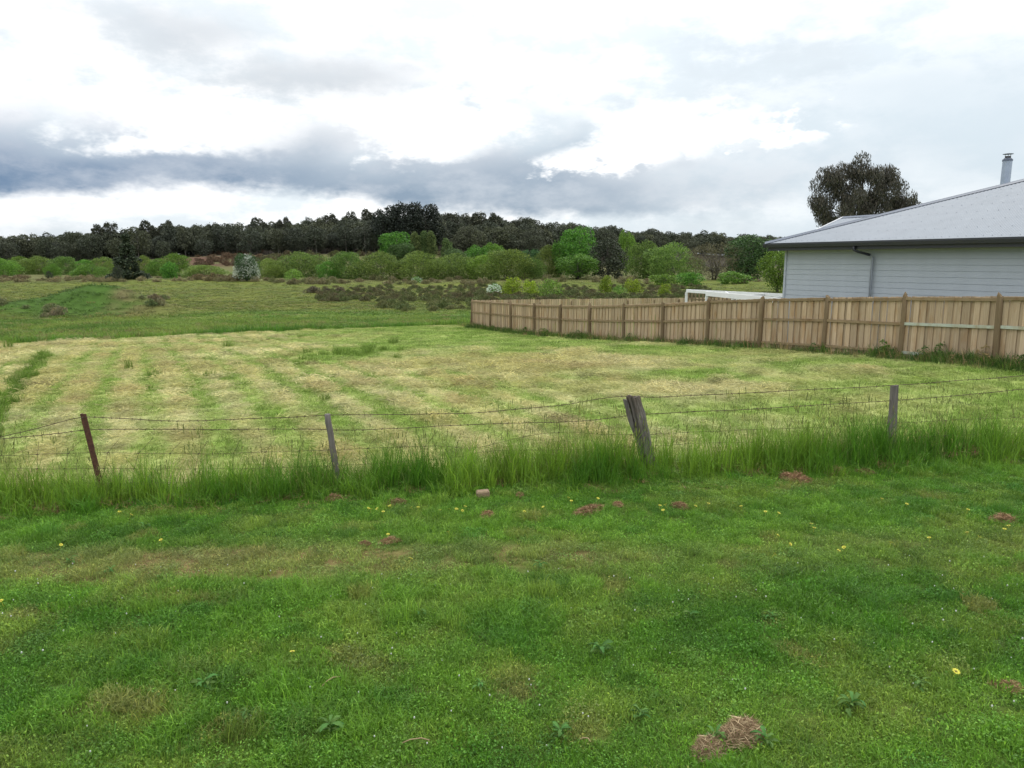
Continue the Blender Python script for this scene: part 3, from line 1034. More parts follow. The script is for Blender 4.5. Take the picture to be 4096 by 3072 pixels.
# roof: corrugated near slope, plain far slopes
ridge_b = DEP / 2
pitch_z = lambda b_: GUT + 0.015 + PT * b_
pit = 0.076
na = int((LEN) / pit * 6)
ct = np.linspace(-0.06, LEN, na)
corr = 0.0095 * np.cos(ct / pit * 2 * np.pi)
V, Q = [], []
ov = -0.055
for i, a_ in enumerate(ct):
    bt = min(max(a_ - 0.02, ov + 0.001), ridge_b, max(LEN - a_, ov + 0.001))
    for b_ in (ov, bt):
        p = hp(a_, b_, pitch_z(b_) + corr[i])
        V.append(p)
    if i:
        Q.append([2 * i - 2, 2 * i, 2 * i + 1, 2 * i - 1])
roof = MB().add(V, Q).build('roof', M_ROOF, H, True)
rb = MB()
A0, A1 = hp(0, -0.055, pitch_z(-0.055) - 0.03), hp(0, DEP, pitch_z(0) - 0.03)
Rg0, Rg1 = hp(ridge_b, ridge_b, pitch_z(ridge_b) - 0.02), hp(LEN - ridge_b, ridge_b, pitch_z(ridge_b) - 0.02)
B0, B1 = hp(LEN, 0, pitch_z(0) - 0.03), hp(LEN, DEP, pitch_z(0) - 0.03)
rb.add([A0, A1, Rg0], None, [[0, 2, 1]])
rb.add([A1, B1, Rg1, Rg0], [[0, 3, 2, 1]])
rb.add([B0, B1, Rg1], None, [[0, 1, 2]])
rb.build('far_roof_slopes', M_ROOF, roof)
cp = MB()


def capping(p, q, side, wd=0.15, dr_=0.055):
    p, q = np.asarray(p, float), np.asarray(q, float)
    t_ = (q - p) / np.linalg.norm(q - p)
    s_ = np.asarray(side, float)
    V_ = []
    for pt in (p, q):
        V_ += [pt + s_ * wd - np.array([0, 0, dr_]), pt + s_ * wd - np.array([0, 0, dr_ - 0.012]), pt + s_ * 0.025 + np.array([0, 0, 0.012]), pt + np.array([0, 0, 0.03]), pt - s_ * 0.025 + np.array([0, 0, 0.012]), pt - s_ * wd - np.array([0, 0, dr_])]
    cp.add(V_, [[i, i + 1, i + 7, i + 6] for i in range(5)] + [[0, 6, 7, 1]])


hs_ = hp(1, -1, 0) / math.sqrt(2)
up3 = np.array([0, 0, 0.03])
capping(hp(-0.03, -0.03, pitch_z(-0.03)) + up3, hp(ridge_b, ridge_b, pitch_z(ridge_b)) + up3, hs_)
capping(hp(ridge_b, ridge_b, pitch_z(ridge_b)) + up3, hp(LEN - ridge_b, ridge_b, pitch_z(ridge_b)) + up3, hp(0, 1, 0))
cp.build('hip_capping', M_CAP, roof)
sc_ = MB()
for r_ in range(9):
    b_ = 0.12 + r_ * 0.74
    for q in range(int(LEN / (0.228 if r_ == 0 else 0.304))):
        a_ = round((0.1 + q * (0.228 if r_ == 0 else 0.304)) / pit) * pit
        if a_ < b_ + 0.25 or a_ > LEN - 1 or b_ > ridge_b - 0.2:
            continue
        c0 = hp(a_, b_, pitch_z(b_) + 0.0085)
        sc_.add([c0 + [-0.014, 0, 0.003], c0 + [0, -0.014, 0.003], c0 + [0.014, 0, 0.003], c0 + [0, 0.014, 0.003], c0 + [0, 0, 0.016]], None, [[0, 1, 4], [1, 2, 4], [2, 3, 4], [3, 0, 4]])
tag(sc_.build('roof_screws', M_SCREW, roof), kind='stuff')
# rear wing with a gable towards the back
RW = hp(-4.45, 9.63, 4.98)
hw_, wlen = 4.05, 9.0
wg = MB()
t_in = hp(wlen, 0, 0)
dn = -PT * hw_ * np.array([0, 0, 1.0])
lf, rt = RW - un * hw_ + dn, RW + un * hw_ + dn
nc = 200
V, Q = [], []
for i in range(nc):
    p = RW + t_in * (i / (nc - 1))
    z = 0.0085 * math.cos(i * math.pi / 2)
    V += [p + [0, 0, z], p - un * hw_ + dn + [0, 0, z]]
    if i:
        Q.append([2 * i - 2, 2 * i - 1, 2 * i + 1, 2 * i])
wg.add(V, Q)
wg.add([RW, RW + t_in, rt + t_in, rt], [[0, 1, 2, 3]])
wr = wg.build('wing_roof', M_ROOF, H)
ba = MB()
ba.box(RW - [0, 0, 0.13] + hp(-0.04, 0, 0), hp(0.05, 0, 0), lf - RW, (0, 0, 0.17))
ba.box(RW - [0, 0, 0.132] + hp(-0.04, 0, 0), hp(0.05, 0, 0), rt - RW, (0, 0, 0.17))
ba.build('barge_board', M_WHITE, wr)
cp = MB()
capping(RW + [0, 0, 0.025] + hp(0.02, 0, 0), RW + t_in + [0, 0, 0.025], hp(0, 1, 0))
cp.build('ridge_capping', M_CAP, wr)
ww = MB()
q0_ = hp(-4.2, 5.95, -0.9)
ww.box(q0_, hp(4.9, 0, 0), hp(0, 7.3, 0), (0, 0, 4.3))
ww.add([hp(-4.2, 5.95, 3.4), hp(-4.2, 13.25, 3.4), hp(-4.2, 9.6, 4.75)], None, [[0, 1, 2]])
ww.build('wing_wall', M_WALL, H)
# flue on the far slope
fx = at(1005.5, 180, 27.4)[:2] - HO
fa_, fb_ = -(fx[0] * E[0] + fx[1] * E[1]), fx[0] * N[0] + fx[1] * N[1]
ztop = float(at(1005.5, 160.5, 27.4)[2])
fl = MB()
zz0 = 5.2
fl.tube([(fx[0], fx[1], zz0), (fx[0], fx[1], ztop)], 0.155, 8)
flue = fl.build('flue', M_FLUE, H)
for sh in range(0):
    pass
c_ = MB()
c_.tube([(fx[0], fx[1], ztop - 0.02), (fx[0], fx[1], ztop + 0.03), (fx[0], fx[1], ztop + 0.09)], [0.168, 0.168, 0.10], 16)
c_.build('flue_collar', M_CAP, flue)
c_ = MB()
c_.tube([(fx[0], fx[1], ztop + 0.08), (fx[0], fx[1], ztop + 0.15)], 0.095, 14)
c_.build('flue_outlet', M_SOOT, flue)
c_ = MB()
for s_ in range(3):
    a_ = s_ * 2.1
    c_.tube([(fx[0] + 0.09 * math.cos(a_), fx[1] + 0.09 * math.sin(a_), ztop + 0.12), (fx[0] + 0.10 * math.cos(a_), fx[1] + 0.10 * math.sin(a_), ztop + 0.225)], 0.008, 5)
c_.tube([(fx[0], fx[1], ztop + 0.215), (fx[0], fx[1], ztop + 0.225), (fx[0], fx[1], ztop + 0.255)], [0.165, 0.17, 0.03], 18)
c_.build('flue_cowl', M_CAP, flue)

# ------------------------------------------------------------------ white pergola frame beside the house and slat screen
PG = empty('pergola', (0, 0, 0), 'low white painted pergola frame between the paling fence and the house', 'pergola')
pl = at(706.5, 292, 33.5)
p_l = np.array([pl[0], pl[1]])
zt = float(at(706.5, 290.6, 33.5)[2])
p_r = HO + E * 0.2 + N * 1.2
p_r2 = p_r + N * 2.6 + E * 0.4
p_l2 = p_l + N * 0.25 + E * 1.6


def beam(a, b_, zt0, zt1, h, w, name, par, mat):
    a, b_ = np.asarray(a, float), np.asarray(b_, float)
    d = (b_ - a)
    n_ = np.array([-d[1], d[0]]) / np.linalg.norm(d) * w
    mbx = MB()
    A_ = np.array([a[0], a[1], zt0 - h]) - np.array([n_[0], n_[1], 0]) / 2
    mbx.box(A_, (d[0], d[1], zt1 - zt0), (n_[0], n_[1], 0), (0, 0, h))
    return mbx.build(name, mat, par)


zr = float(at(787, 293.5, np.linalg.norm(p_r) * 0.94)[2])
beam(p_l, p_r, zt - 0.03, zt - 0.03, 0.20, 0.09, 'front_beam', PG, M_WHITE)
beam(p_l2, p_r2, zt, zt, 0.14, 0.07, 'back_beam', PG, M_WHITE)
for t_ in (0.0, 0.33, 0.62, 0.9):
    beam(p_l + (p_r - p_l) * t_, p_l2 + (p_r2 - p_l2) * t_, zt - 0.02, zt - 0.02, 0.12, 0.05, 'rafter', PG, M_WHITE)
for t_, o_ in ((0.006, 0), (0.40, 0), (0.46, 0), (0.97, 0)):
    p = p_l + (p_r - p_l) * t_
    mbx = MB().box((p[0] - 0.055, p[1] - 0.055, gz(*p) - 0.1), (0.11, 0, 0), (0, 0.11, 0), (0, 0, zt - 0.24 - gz(*p) + 0.1))
    mbx.build('post', M_WHITE, PG)
for t_ in (0.0, 0.5, 1.0):
    p = p_l2 + (p_r2 - p_l2) * t_
    MB().box((p[0] - 0.05, p[1] - 0.05, gz(*p) - 0.1), (0.1, 0, 0), (0, 0.1, 0), (0, 0, zt - 0.15 - gz(*p) + 0.1)).build('post', M_WHITE, PG)
SC = empty('slat_screen', (0, 0, 0), 'brown upright slat screen seen under the white pergola beam', 'screen')
s_a, s_b = p_l2 + np.array([0.3, 0.9]), p_r2 + np.array([-0.6, 0.9])
ns = 26
sm = MB().box((-0.035, -0.01, 0), (0.07, 0, 0), (0, 0.02, 0), (0, 0, 1)).me('slat', M_SLAT)
for k in range(ns):
    p = s_a + (s_b - s_a) * k / (ns - 1)
    link('slat', sm, SC, (p[0], p[1], gz(*p)), (0, 0, 0.1), (1, 1, zt - 0.12 - gz(*p)))
beam(s_a + [0, 0.04], s_b + [0, 0.04], zt - 0.45, zt - 0.45, 0.07, 0.04, 'rail', SC, M_SLAT)
beam(s_a + [0, 0.04], s_b + [0, 0.04], zt - 1.5, zt - 1.5, 0.07, 0.04, 'rail', SC, M_SLAT)

# ------------------------------------------------------------------ paling fences
TOPS = [2.19, 2.08, 1.95, 1.80, 1.62, 1.40, 1.22, 1.05, 0.94, 0.85, 0.79, 0.74, 0.72]
BOTS = [0.40, 0.36, 0.30, 0.17, -0.04, -0.26, -0.41, -0.56, -0.68, -0.76, -0.80, -0.86, -0.92]
TOPS = [2.37, 2.30] + TOPS
BOTS = [0.44, 0.43] + BOTS
prng = np.random.default_rng(5)


def paling_mesh(w, seed):
    g = np.random.default_rng(seed)
    j = g.normal(size=4) * 0.004
    mbx = MB()
    V_ = [(-w / 2 + j[0], 0, 0), (w / 2 + j[1], 0, 0), (w / 2 + j[1], 0.015, 0), (-w / 2 + j[0], 0.015, 0),
          (-w / 2 + j[2], 0, 1), (w / 2 + j[3], 0, 1), (w / 2 + j[3], 0.015, 1), (-w / 2 + j[2], 0.015, 1)]
    return mbx.add(V_, [[0, 3, 2, 1], [4, 5, 6, 7], [0, 1, 5, 4], [1, 2, 6, 5], [2, 3, 7, 6], [3, 0, 4, 7]]).me('paling', M_PALING)


PM1 = [paling_mesh(0.140, k) for k in range(4)]
PM2 = [paling_mesh(0.125, 10 + k) for k in range(3)]


def round_post(seed, r=0.074):
    g = np.random.default_rng(seed)
    zs = [0, 0.35, 0.7, 0.985, 1.0]
    P = [(g.normal() * 0.006, g.normal() * 0.006, z) for z in zs]
    return MB().tube(P, [r * 1.04, r * 1.01, r, r * 0.98, r * 0.88], 10).me('post', M_POST, True)


POSTM = [round_post(k) for k in range(3)]


def paling_run(root, pts, tops, bots, nper, side, palings=True, ang=None, rails=True, skip_first=False, cover=True):
    """pts: post positions; palings hang on the side given by the unit vector"""
    side = np.asarray(side)
    for i, p in enumerate(pts):
        h = tops[i] - bots[i] + 0.35
        link('post', POSTM[i % 3], root, (p[0], p[1], bots[i] - 0.35), (prng.normal() * 0.012, prng.normal() * 0.012, prng.random() * 6), (1, 1, h))
    for i in range(len(pts) - 1):
        a, b_ = np.asarray(pts[i], float), np.asarray(pts[i + 1], float)
        d = (b_ - a) / np.linalg.norm(b_ - a)
        L_ = np.linalg.norm(b_ - a)
        ang_ = math.atan2(d[1], d[0])
        if rails:
            for fz, nm in ((0.94, 'top'), (0.56, 'mid'), (0.10, 'low')):
                z0 = bots[i] + (tops[i] - bots[i]) * fz + prng.normal() * 0.012
                z1 = bots[i + 1] + (tops[i + 1] - bots[i + 1]) * fz + prng.normal() * 0.012
                mt = M_RAILG if (root.name.startswith('paling') and i < 3 and nm != 'top') else M_RAIL
                o_ = a + d * 0.045 + side * 0.006
                slope = math.atan2(z1 - z0, L_)
                mbx = MB().box((0, -0.02, -0.038), (L_ - 0.09, 0, 0), (0, 0.042, 0), (0, 0, 0.076))
                mbx.build('rail', mt, root, loc=(o_[0], o_[1], z0), rot=(0, -slope, ang_))
        if not palings:
            continue
        for k in range(nper):
            t_ = (k + 0.5) / nper
            for layer in ((0, 1) if cover else (0,)):
                tt = t_ if layer == 0 else t_ + 0.5 / nper
                if tt > 0.99:
                    continue
                p = a + d * (L_ * tt + prng.normal() * 0.006) + side * (0.030 + 0.030 * layer)
                zb = bots[i] + (bots[i + 1] - bots[i]) * tt - 0.03 + prng.normal() * 0.012
                ztp = tops[i] + (tops[i + 1] - tops[i]) * tt - 0.035 + prng.normal() * 0.004
                msh = PM1[prng.integers(0, 4)] if layer == 0 else PM2[prng.integers(0, 3)]
                flip = math.pi if (d[0] * side[1] - d[1] * side[0]) < 0 else 0
                link('paling', msh, root, (p[0], p[1], zb), (0, prng.normal() * 0.004, ang_ + flip), (1, 1, ztp - zb))


pts = [P0 + E * BAY * (k - 2) for k in range(15)]
FN = empty('paling_fence', (pts[0][0], pts[0][1], 0), 'long brown timber paling fence with round posts and rails along the mown paddock', 'fence')
FN.location = (0, 0, 0)
paling_run(FN, pts, TOPS, BOTS, 11, N)
FB = empty('back_fence', (0, 0, 0), 'grey brown paling fence running right from the far corner behind the long fence', 'fence')
cn = pts[-1]
bdir = (N * 0.995 + E * 0.10) / np.linalg.norm(N * 0.995 + E * 0.10)
bp = [cn + bdir * (0.12 + 2.5 * k) for k in range(12)]
bt = [0.70 - 0.05 * k for k in range(12)]
bb = [-0.92 - 0.05 * k for k in range(12)]
paling_run(FB, bp[1:], [z - 0.15 for z in bt[1:]], bb[1:], 1, E, palings=False)
for k in range(150):
    p = cn + bdir * (0.16 + k * 0.185) - E * 0.03
    z_t = 0.70 - 0.02 * (0.16 + k * 0.185)
    link('paling', PM1[k % 4], FB, (p[0], p[1], z_t - 1.62 + prng.normal() * 0.006), (0, prng.normal() * 0.004, math.atan2(bdir[1], bdir[0])), (1.15, 1, 1.62))

# ------------------------------------------------------------------ wire fence
WF = empty('wire_fence', (0, 0, 0), 'old rusty barbed wire and netting fence on leaning posts across the tall grass', 'fence')


def wpt(px, py, dy=0.0):
    Y = 10.0
    for _ in range(12):
        p = at(px, py, Y)
        Y = 0.5 * Y + 0.5 * (wire_y(p[0]) + dy)
    return at(px, py, Y)


def strand(name, pix, r=0.0032, barbs=False, dy=0.0, seed=0):
    g = np.random.default_rng(seed)
    P = np.array([wpt(x_, y_, dy) for x_, y_ in pix])
    L_ = np.concatenate([[0], np.cumsum(np.linalg.norm(np.diff(P, axis=0), axis=1))])
    s_ = np.arange(0, L_[-1], 0.05)
    Q_ = np.stack([np.interp(s_, L_, P[:, k]) for k in range(3)], 1)
    ker = np.ones(7) / 7
    for k in range(3):
        Q_[3:-3, k] = np.convolve(Q_[:, k], ker, 'valid')
    Q_[:, 2] += (vnoise(s_ * 2.0, s_ * 0 + seed, seed) - 0.5) * 0.012
    mbx = MB().tube(Q_, r, 5)
    if barbs:
        for b_ in np.arange(0.06, L_[-1] - 0.1, 0.115):
            i = int(b_ / 0.05)
            c0 = Q_[i]
            for q in range(2):
                v_ = g.normal(size=3)
                v_ = v_ / np.linalg.norm(v_) * 0.020
                mbx.tube([c0 - v_, c0 + v_], 0.0024, 3)
            mbx.tube([c0 - [0.009, 0, 0], c0 + [0.009, 0, 0]], 0.0058, 5)
    return mbx.build(name, M_WIRE, WF)


strand('barbed_strand', [(-30, 447), (0, 436.5), (40, 428), (82, 416), (95, 416.5), (110, 418), (150, 420.5), (200, 421), (260, 418.5), (327, 415), (400, 414.5), (458, 413.9), (521.5, 409), (569, 404), (600.7, 398), (626, 395.8), (650, 397.5), (700, 395), (780, 391), (894, 385.5), (960, 380.5), (1024, 375.5), (1080, 371)], 0.0044, True, 0.0, 1)
strand('barbed_strand', [(-30, 441.5), (0, 439), (50, 434), (88, 429.3), (200, 429.6), (326, 429.3), (355, 430), (442, 426), (585, 420.7), (624, 416.3), (646, 413.9), (765, 408.5), (891.5, 400.9), (1024, 389.3), (1080, 384)], 0.0044, True, 0.01, 2)
strand('netting_wire', [(-30, 456), (0, 455.7), (95, 452.6), (204, 453.8), (326, 450), (437.7, 446), (472.5, 448.7), (534, 434.5), (569, 431.6), (602, 434.8), (632, 435), (732, 430.6), (834, 426.7), (964, 419.6), (1024, 417), (1080, 415)], 0.0026, False, 0.03, 3)
strand('netting_wire', [(-30, 470), (0, 469), (95, 468.4), (237, 469), (335, 466), (368, 463.5), (434.5, 459.8), (460, 457), (488, 451), (543.7, 450), (600, 449), (700, 443), (834, 441), (964, 435), (1024, 432), (1080, 430)], 0.0026, False, 0.03, 4)
strand('netting_wire', [(-30, 484), (120, 483), (330, 481), (500, 474), (650, 464), (834, 455), (1024, 447), (1080, 445)], 0.0026, False, 0.03, 5)
wrng = np.random.default_rng(8)
y3 = lambda x_: np.interp(x_, [0, 95, 204, 326, 437, 472, 534, 569, 632, 732, 834, 964, 1024], [455.7, 452.6, 453.8, 450, 446, 448.7, 434.5, 431.6, 435, 430.6, 426.7, 419.6, 417])
y4 = lambda x_: np.interp(x_, [0, 95, 237, 335, 434, 488, 600, 700, 834, 964, 1024], [469, 468.4, 469, 466, 459.8, 451, 449, 443, 441, 435, 432])
y5 = lambda x_: np.interp(x_, [0, 330, 500, 650, 834, 1024], [484, 481, 474, 464, 455, 447])
for x_ in np.arange(6, 1030, 32.5):
    x_ += wrng.normal() * 3
    sl = np.interp(x_, [0, 200, 400, 600, 1024], [8, 11, 10, 4, 2]) + wrng.normal() * 3
    P = [wpt(x_ + sl, y3(x_) - 14 + wrng.normal() * 2, 0.03), wpt(x_ + sl * 0.35, y3(x_) - 5, 0.035), wpt(x_, y3(x_), 0.03), wpt(x_ - sl * 0.3, y4(x_), 0.03), wpt(x_ - sl * 0.4, y5(x_), 0.03)]
    mbx = MB().tube(P, 0.0022, 4)
    for k in (2, 3):
        mbx.tube([P[k] - [0.012, 0, 0.004], P[k] + [0.012, 0, 0.004]], 0.007, 5)
    mbx.build('netting_stay', M_WIRE, WF)


def lean_post(top_px, base_px, base_y, ext=0.25):
    t_, b_ = wpt(*top_px), wpt(*base_px)
    return t_, b_


def tube_post(name, top, base, r, mat, label, k=10, seed=0, flat=1.0):
    g = np.random.default_rng(seed)
    d = base - top
    zs = np.linspace(0, 1.25, 9)
    P = [top + d * z + g.normal(size=3) * 0.004 for z in zs]
    rad = [r * 0.9] + [r * (0.97 + 0.06 * g.random()) for _ in zs[1:]]
    o = MB().tube(P, rad, k).build('post', mat, WF, True)
    tag(o, label)
    return o


ta, ba_ = wpt(82.5, 414), wpt(96.5, 470)
# rusty angle picket
d = ba_ - ta
pk = MB()
for (o1, o2) in ((np.array([0.068, 0.012, 0]), np.array([0, 0.010, 0])), (np.array([0.010, 0, 0]), np.array([0, 0.05, 0]))):
    pk.box(ta + [-0.034, 0, 0], o1, o2, d * 1.3)
tag(pk.build('post', M_RUST, WF), 'thin rusty brown steel picket leaning left')
tube_post('post', wpt(327.5, 414), wpt(336.5, 472), 0.041, M_GREYPOST, 'thin round grey wooden post with a rounded top', seed=2)
td, bd = wpt(894.5, 385.5), wpt(890.5, 455)
d = bd - td
sq = MB()
jj_ = np.random.default_rng(4)
V, Q = [], []
for k, z in enumerate(np.linspace(0, 1.3, 8)):
    c0 = td + d * z
    w_ = 0.043 + 0.004 * jj_.normal()
    V += [c0 + [-w_, -0.04, jj_.normal() * 0.006], c0 + [w_, -0.04, jj_.normal() * 0.006], c0 + [w_, 0.04, jj_.normal() * 0.006], c0 + [-w_, 0.04, jj_.normal() * 0.006]]
    if k:
        b0 = (k - 1) * 4
        Q += [[b0 + q, b0 + (q + 1) % 4, b0 + 4 + (q + 1) % 4, b0 + 4 + q] for q in range(4)]
sq.add(V, Q + [[0, 1, 2, 3]])
tag(sq.build('post', M_GREYPOST, WF), 'squared grey timber post standing in the tallest grass')
# old split strainer post
tc, bc = wpt(633, 395.5), wpt(649, 463)
d = (bc - tc)
cg = np.random.default_rng(11)
K_, V, Q = 26, [], []
th = np.arange(K_) * 2 * np.pi / K_
gro = 0.035 * np.exp(-((th - 4.1) / 0.12) ** 2) + 0.025 * np.exp(-((th - 4.75) / 0.10) ** 2) + 0.02 * np.exp(-((th - 5.3) / 0.12) ** 2) + 0.02 * np.exp(-((th - 3.4) / 0.2) ** 2)
rb_ = 0.100 + 0.012 * cg.normal(size=K_) * 0.6
zs = np.linspace(0, 1.22, 22)
for k, z in enumerate(zs):
    c0 = tc + d * z + np.array([0.01 * math.sin(z * 5), 0, 0])
    rr_ = rb_ * (0.93 + 0.16 * z) - gro * (1.0 - 0.4 * z) + 0.004 * cg.normal(size=K_)
    if 0.42 < z < 0.60:
        rr_ -= 0.020 * np.exp(-((th - 3.6) / 0.5) ** 2)
    for q in range(K_):
        zt_ = 0.0
        if k == 0:
            zt_ = -0.02 * abs(math.sin(th[q] * 1.5)) + cg.normal() * 0.008
        V.append(c0 + np.array([rr_[q] * math.cos(th[q]), rr_[q] * math.sin(th[q]) * 0.85, zt_]))
    if k:
        b0 = (k - 1) * K_
        Q += [[b0 + q, b0 + (q + 1) % K_, b0 + K_ + (q + 1) % K_, b0 + K_ + q] for q in range(K_)]
op = MB()
op.add(V, Q)
cv = len(V)
op.add([tc + [0, 0, -0.025]] + V[:K_], None, [[0, 1 + (q + 1) % K_, 1 + q] for q in range(K_)])
old = op.build('post', M_OLD, WF)
tag(old, 'thick weathered split timber post, leaning left, by far the stoutest of the wire fence')
sv = MB()
V, Q = [], []
for k, z in enumerate(np.linspace(0.055, 0.62, 9)):
    c0 = tc + d * z + np.array([-0.108 - 0.02 * (1 - z) + 0.05 * max(0, z - 0.42) * 2, -0.03, 0])
    w_ = 0.030 * (1 - 0.6 * max(0, (z - 0.35) / 0.3)) + 0.003 * cg.normal()
    V += [c0 + [-w_, -0.02, cg.normal() * 0.006], c0 + [w_, -0.03, cg.normal() * 0.006], c0 + [w_, 0.04, 0], c0 + [-w_, 0.04, 0]]
    if k:
        b0 = (k - 1) * 4
        Q += [[b0 + q, b0 + (q + 1) % 4, b0 + 4 + (q + 1) % 4, b0 + 4 + q] for q in range(4)]
sv.add(V, Q + [[0, 1, 2, 3]])
sv.build('split_sliver', M_OLD, old)

# ------------------------------------------------------------------ trees and shrubs
def tree_shapes(seed, prof, n_lobes, lobe_r, n_leaf, L, W, h0=0.0, trunk_r=0.03, axis_up=None, ragged=0.15, flat=0.8, hang=False, stems=1, fill=0.35, limb_n=14):
    """unit tree (height 1, crown radius 1): returns trunk and crown builders. prof(h) gives the crown radius at height h"""
    g = np.random.default_rng(seed)
    hs_ = h0 + (1 - h0) * (np.arange(n_lobes) + g.random(n_lobes)) / n_lobes
    wts = np.array([prof((h - h0) / (1 - h0)) for h in hs_])
    an = np.arange(n_lobes) * 2.39996 + g.random(n_lobes)
    rad = np.maximum(wts - lobe_r * 0.6, 0) * np.sqrt(fill + (1 - fill) * g.random(n_lobes))
    C_ = np.stack([rad * np.cos(an), rad * np.sin(an), hs_ - 0.08 * lobe_r], 1)
    LR = lobe_r * (0.5 + 1.0 * g.random(n_lobes) ** 1.3) * np.clip(wts, 0.35, 1) ** 0.5
    per = (LR ** 2 / (LR ** 2).sum() * n_leaf).astype(int) + 4
    own = np.repeat(np.arange(n_lobes), per)
    n = len(own)
    v = g.normal(size=(n, 3))
    v /= np.linalg.norm(v, axis=1, keepdims=True)
    v[:, 2] = np.where((v[:, 2] < -0.3) & (g.random(n) < 0.6), -v[:, 2], v[:, 2])
    rr_ = 0.55 + 0.45 * np.sqrt(g.random(n)) + (g.random(n) < ragged) * 0.35 * g.random(n)
    asp = 1.0
    P = C_[own] + v * (LR[own] * rr_)[:, None] * np.array([1, 1, flat])
    P[:, 2] = np.maximum(P[:, 2], 0.01 + 0.03 * g.random(n))
    ax = None
    if axis_up is not None:
        o_ = P * [1, 1, 0]
        o_ /= np.linalg.norm(o_, axis=1, keepdims=True) + 1e-6
        ax = o_ * 0.35 + np.array([0, 0, axis_up])
    if hang:
        ax = np.tile(np.array([0, 0, -1.0]), (n, 1))
    return g, C_, LR, P, ax


def make_tree(seed, prof, n_lobes, lobe_r, n_leaf, L, W, Hn, Rn, leaf_mat, **kw):
    """real size prototype Hn high, Rn crown radius; leaves keep their true size"""
    tr = kw.pop('trunk', 0.03)
    stems = kw.pop('stems', 1)
    limb_n = kw.pop('limb_n', 14)
    sp = kw.pop('spread', 0.7)
    g, C_, LR, P, ax = tree_shapes(seed, prof, n_lobes, lobe_r, n_leaf, L, W, **kw)
    S3 = np.array([Rn, Rn, Hn])
    cr = MB()
    cr.add(*leaf_quads(g, P * S3, np.full(len(P), L), np.full(len(P), W), ax, sp))
    cm = cr.me('crown', leaf_mat)
    tk = MB()
    h0 = kw.get('h0', 0.0)
    for s_ in range(stems):
        a = s_ * 6.28 / stems + g.random()
        off = np.array([math.cos(a), math.sin(a), 0]) * (0.12 * Rn if stems > 1 else 0)
        bz = max(h0 * 0.9, 0.22)
        pts_ = [off * 0.4 + [0, 0, -0.3], off * 0.6 + [0, 0, Hn * bz * 0.5] + g.normal(size=3) * 0.02 * Rn * [1, 1, 0], off + [0, 0, Hn * bz] + g.normal(size=3) * 0.03 * Rn * [1, 1, 0],
                off * 1.6 + [0, 0, Hn * (bz + 0.6 * (0.92 - bz))] + g.normal(size=3) * 0.05 * Rn * [1, 1, 0], off * 2 + [0, 0, Hn * 0.9]]
        r0 = tr * Hn / math.sqrt(stems)
        tk.tube(pts_, [r0 * 1.25, r0, r0 * 0.8, r0 * 0.45, r0 * 0.12], 7)
        order = g.permutation(len(C_))[:limb_n]
        for q in order:
            e_ = C_[q] * S3
            b0 = np.array(pts_[2]) * (0.75 + 0.5 * g.random())
            b0[2] = min(b0[2] * (0.8 + 0.7 * g.random()), e_[2] * 0.9)
            mid = (b0 + e_) / 2 + [0, 0, -0.03 * Hn] + g.normal(size=3) * 0.03 * Rn
            tk.tube([b0, mid, e_], [r0 * 0.42, r0 * 0.26, r0 * 0.07], 5, False)
    tm = tk.me('trunk', M_BARK, True)
    return tm, cm


dome = lambda h: (1 - max(0, (h - 0.30) / 0.70) ** 2.2) ** 0.5 * (0.80 + 0.20 * min(1, h / 0.3))
ball = lambda h: max(0.05, 1 - (abs(h - 0.45) / 0.56) ** 2.3) ** 0.5
colm = lambda h: (0.75 + 0.25 * math.sin(min(1, h / 0.5) * 1.57)) * (1 - max(0, (h - 0.7) / 0.3) ** 2) ** 0.5
cone = lambda h: max(0.06, (1 - h) ** 0.75) * (0.85 + 0.15 * math.sin(h * 20))
flatc = lambda h: max(0.1, math.sin(min(1, (h + 0.12)) * 2.6)) ** 0.6
broad = lambda h: max(0.08, 1 - (abs(h - 0.55) / 0.52) ** 2.6) ** 0.5

PROTO = {}
for k in range(4):
    PROTO['willow', k] = make_tree(200 + k, dome, 34, 0.36, 10000, 0.45, 0.12, 8.0, 4.8, M_WILLOW, axis_up=0.8, spread=0.55, stems=4, trunk=0.02, limb_n=5, flat=0.62)
for k in range(3):
    PROTO['willow2', k] = make_tree(210 + k, dome, 30, 0.36, 9000, 0.42, 0.14, 8.0, 4.8, M_WILLOW2, axis_up=0.8, spread=0.6, stems=4, trunk=0.02, limb_n=5, flat=0.62)
for k in range(3):
    PROTO['bright', k] = make_tree(220 + k, broad, 44, 0.30, 6500, 0.42, 0.30, 11.0, 5.0, M_BRIGHT, h0=0.12, flat=0.62)
for k in range(2):
    PROTO['deep', k] = make_tree(230 + k, broad, 44, 0.32, 8000, 0.42, 0.28, 11.0, 5.0, M_DEEP, h0=0.08, flat=0.6)
    PROTO['dark', k] = make_tree(240 + k, dome, 50, 0.30, 8000, 0.40, 0.22, 11.0, 4.6, M_DARK, h0=0.03, flat=0.55)
    PROTO['poplar', k] = make_tree(250 + k, colm, 46, 0.62, 5000, 0.5, 0.32, 13.0, 1.9, M_POPLAR, h0=0.03, axis_up=1.2, spread=0.7, flat=0.25, trunk=0.018, limb_n=6)
PROTO['conifer', 0] = make_tree(260, cone, 90, 0.24, 9000, 0.5, 0.20, 12.0, 3.6, M_CONIFER, h0=0.02, flat=0.28, axis_up=0.3, trunk=0.018, limb_n=20)
for k in range(3):
    PROTO['pine', k] = make_tree(270 + k, flatc, 46, 0.30, 7000, 0.85, 0.55, 24.0, 9.5, M_PINE, h0=0.30, flat=0.42, fill=0.5, trunk=0.02)
for k in range(3):
    PROTO['gum', k] = make_tree(280 + k, broad, 20, 0.34, 2600, 0.8, 0.42, 15.0, 4.6, M_GUMF, h0=0.48, flat=0.36, fill=0.45, trunk=0.014)
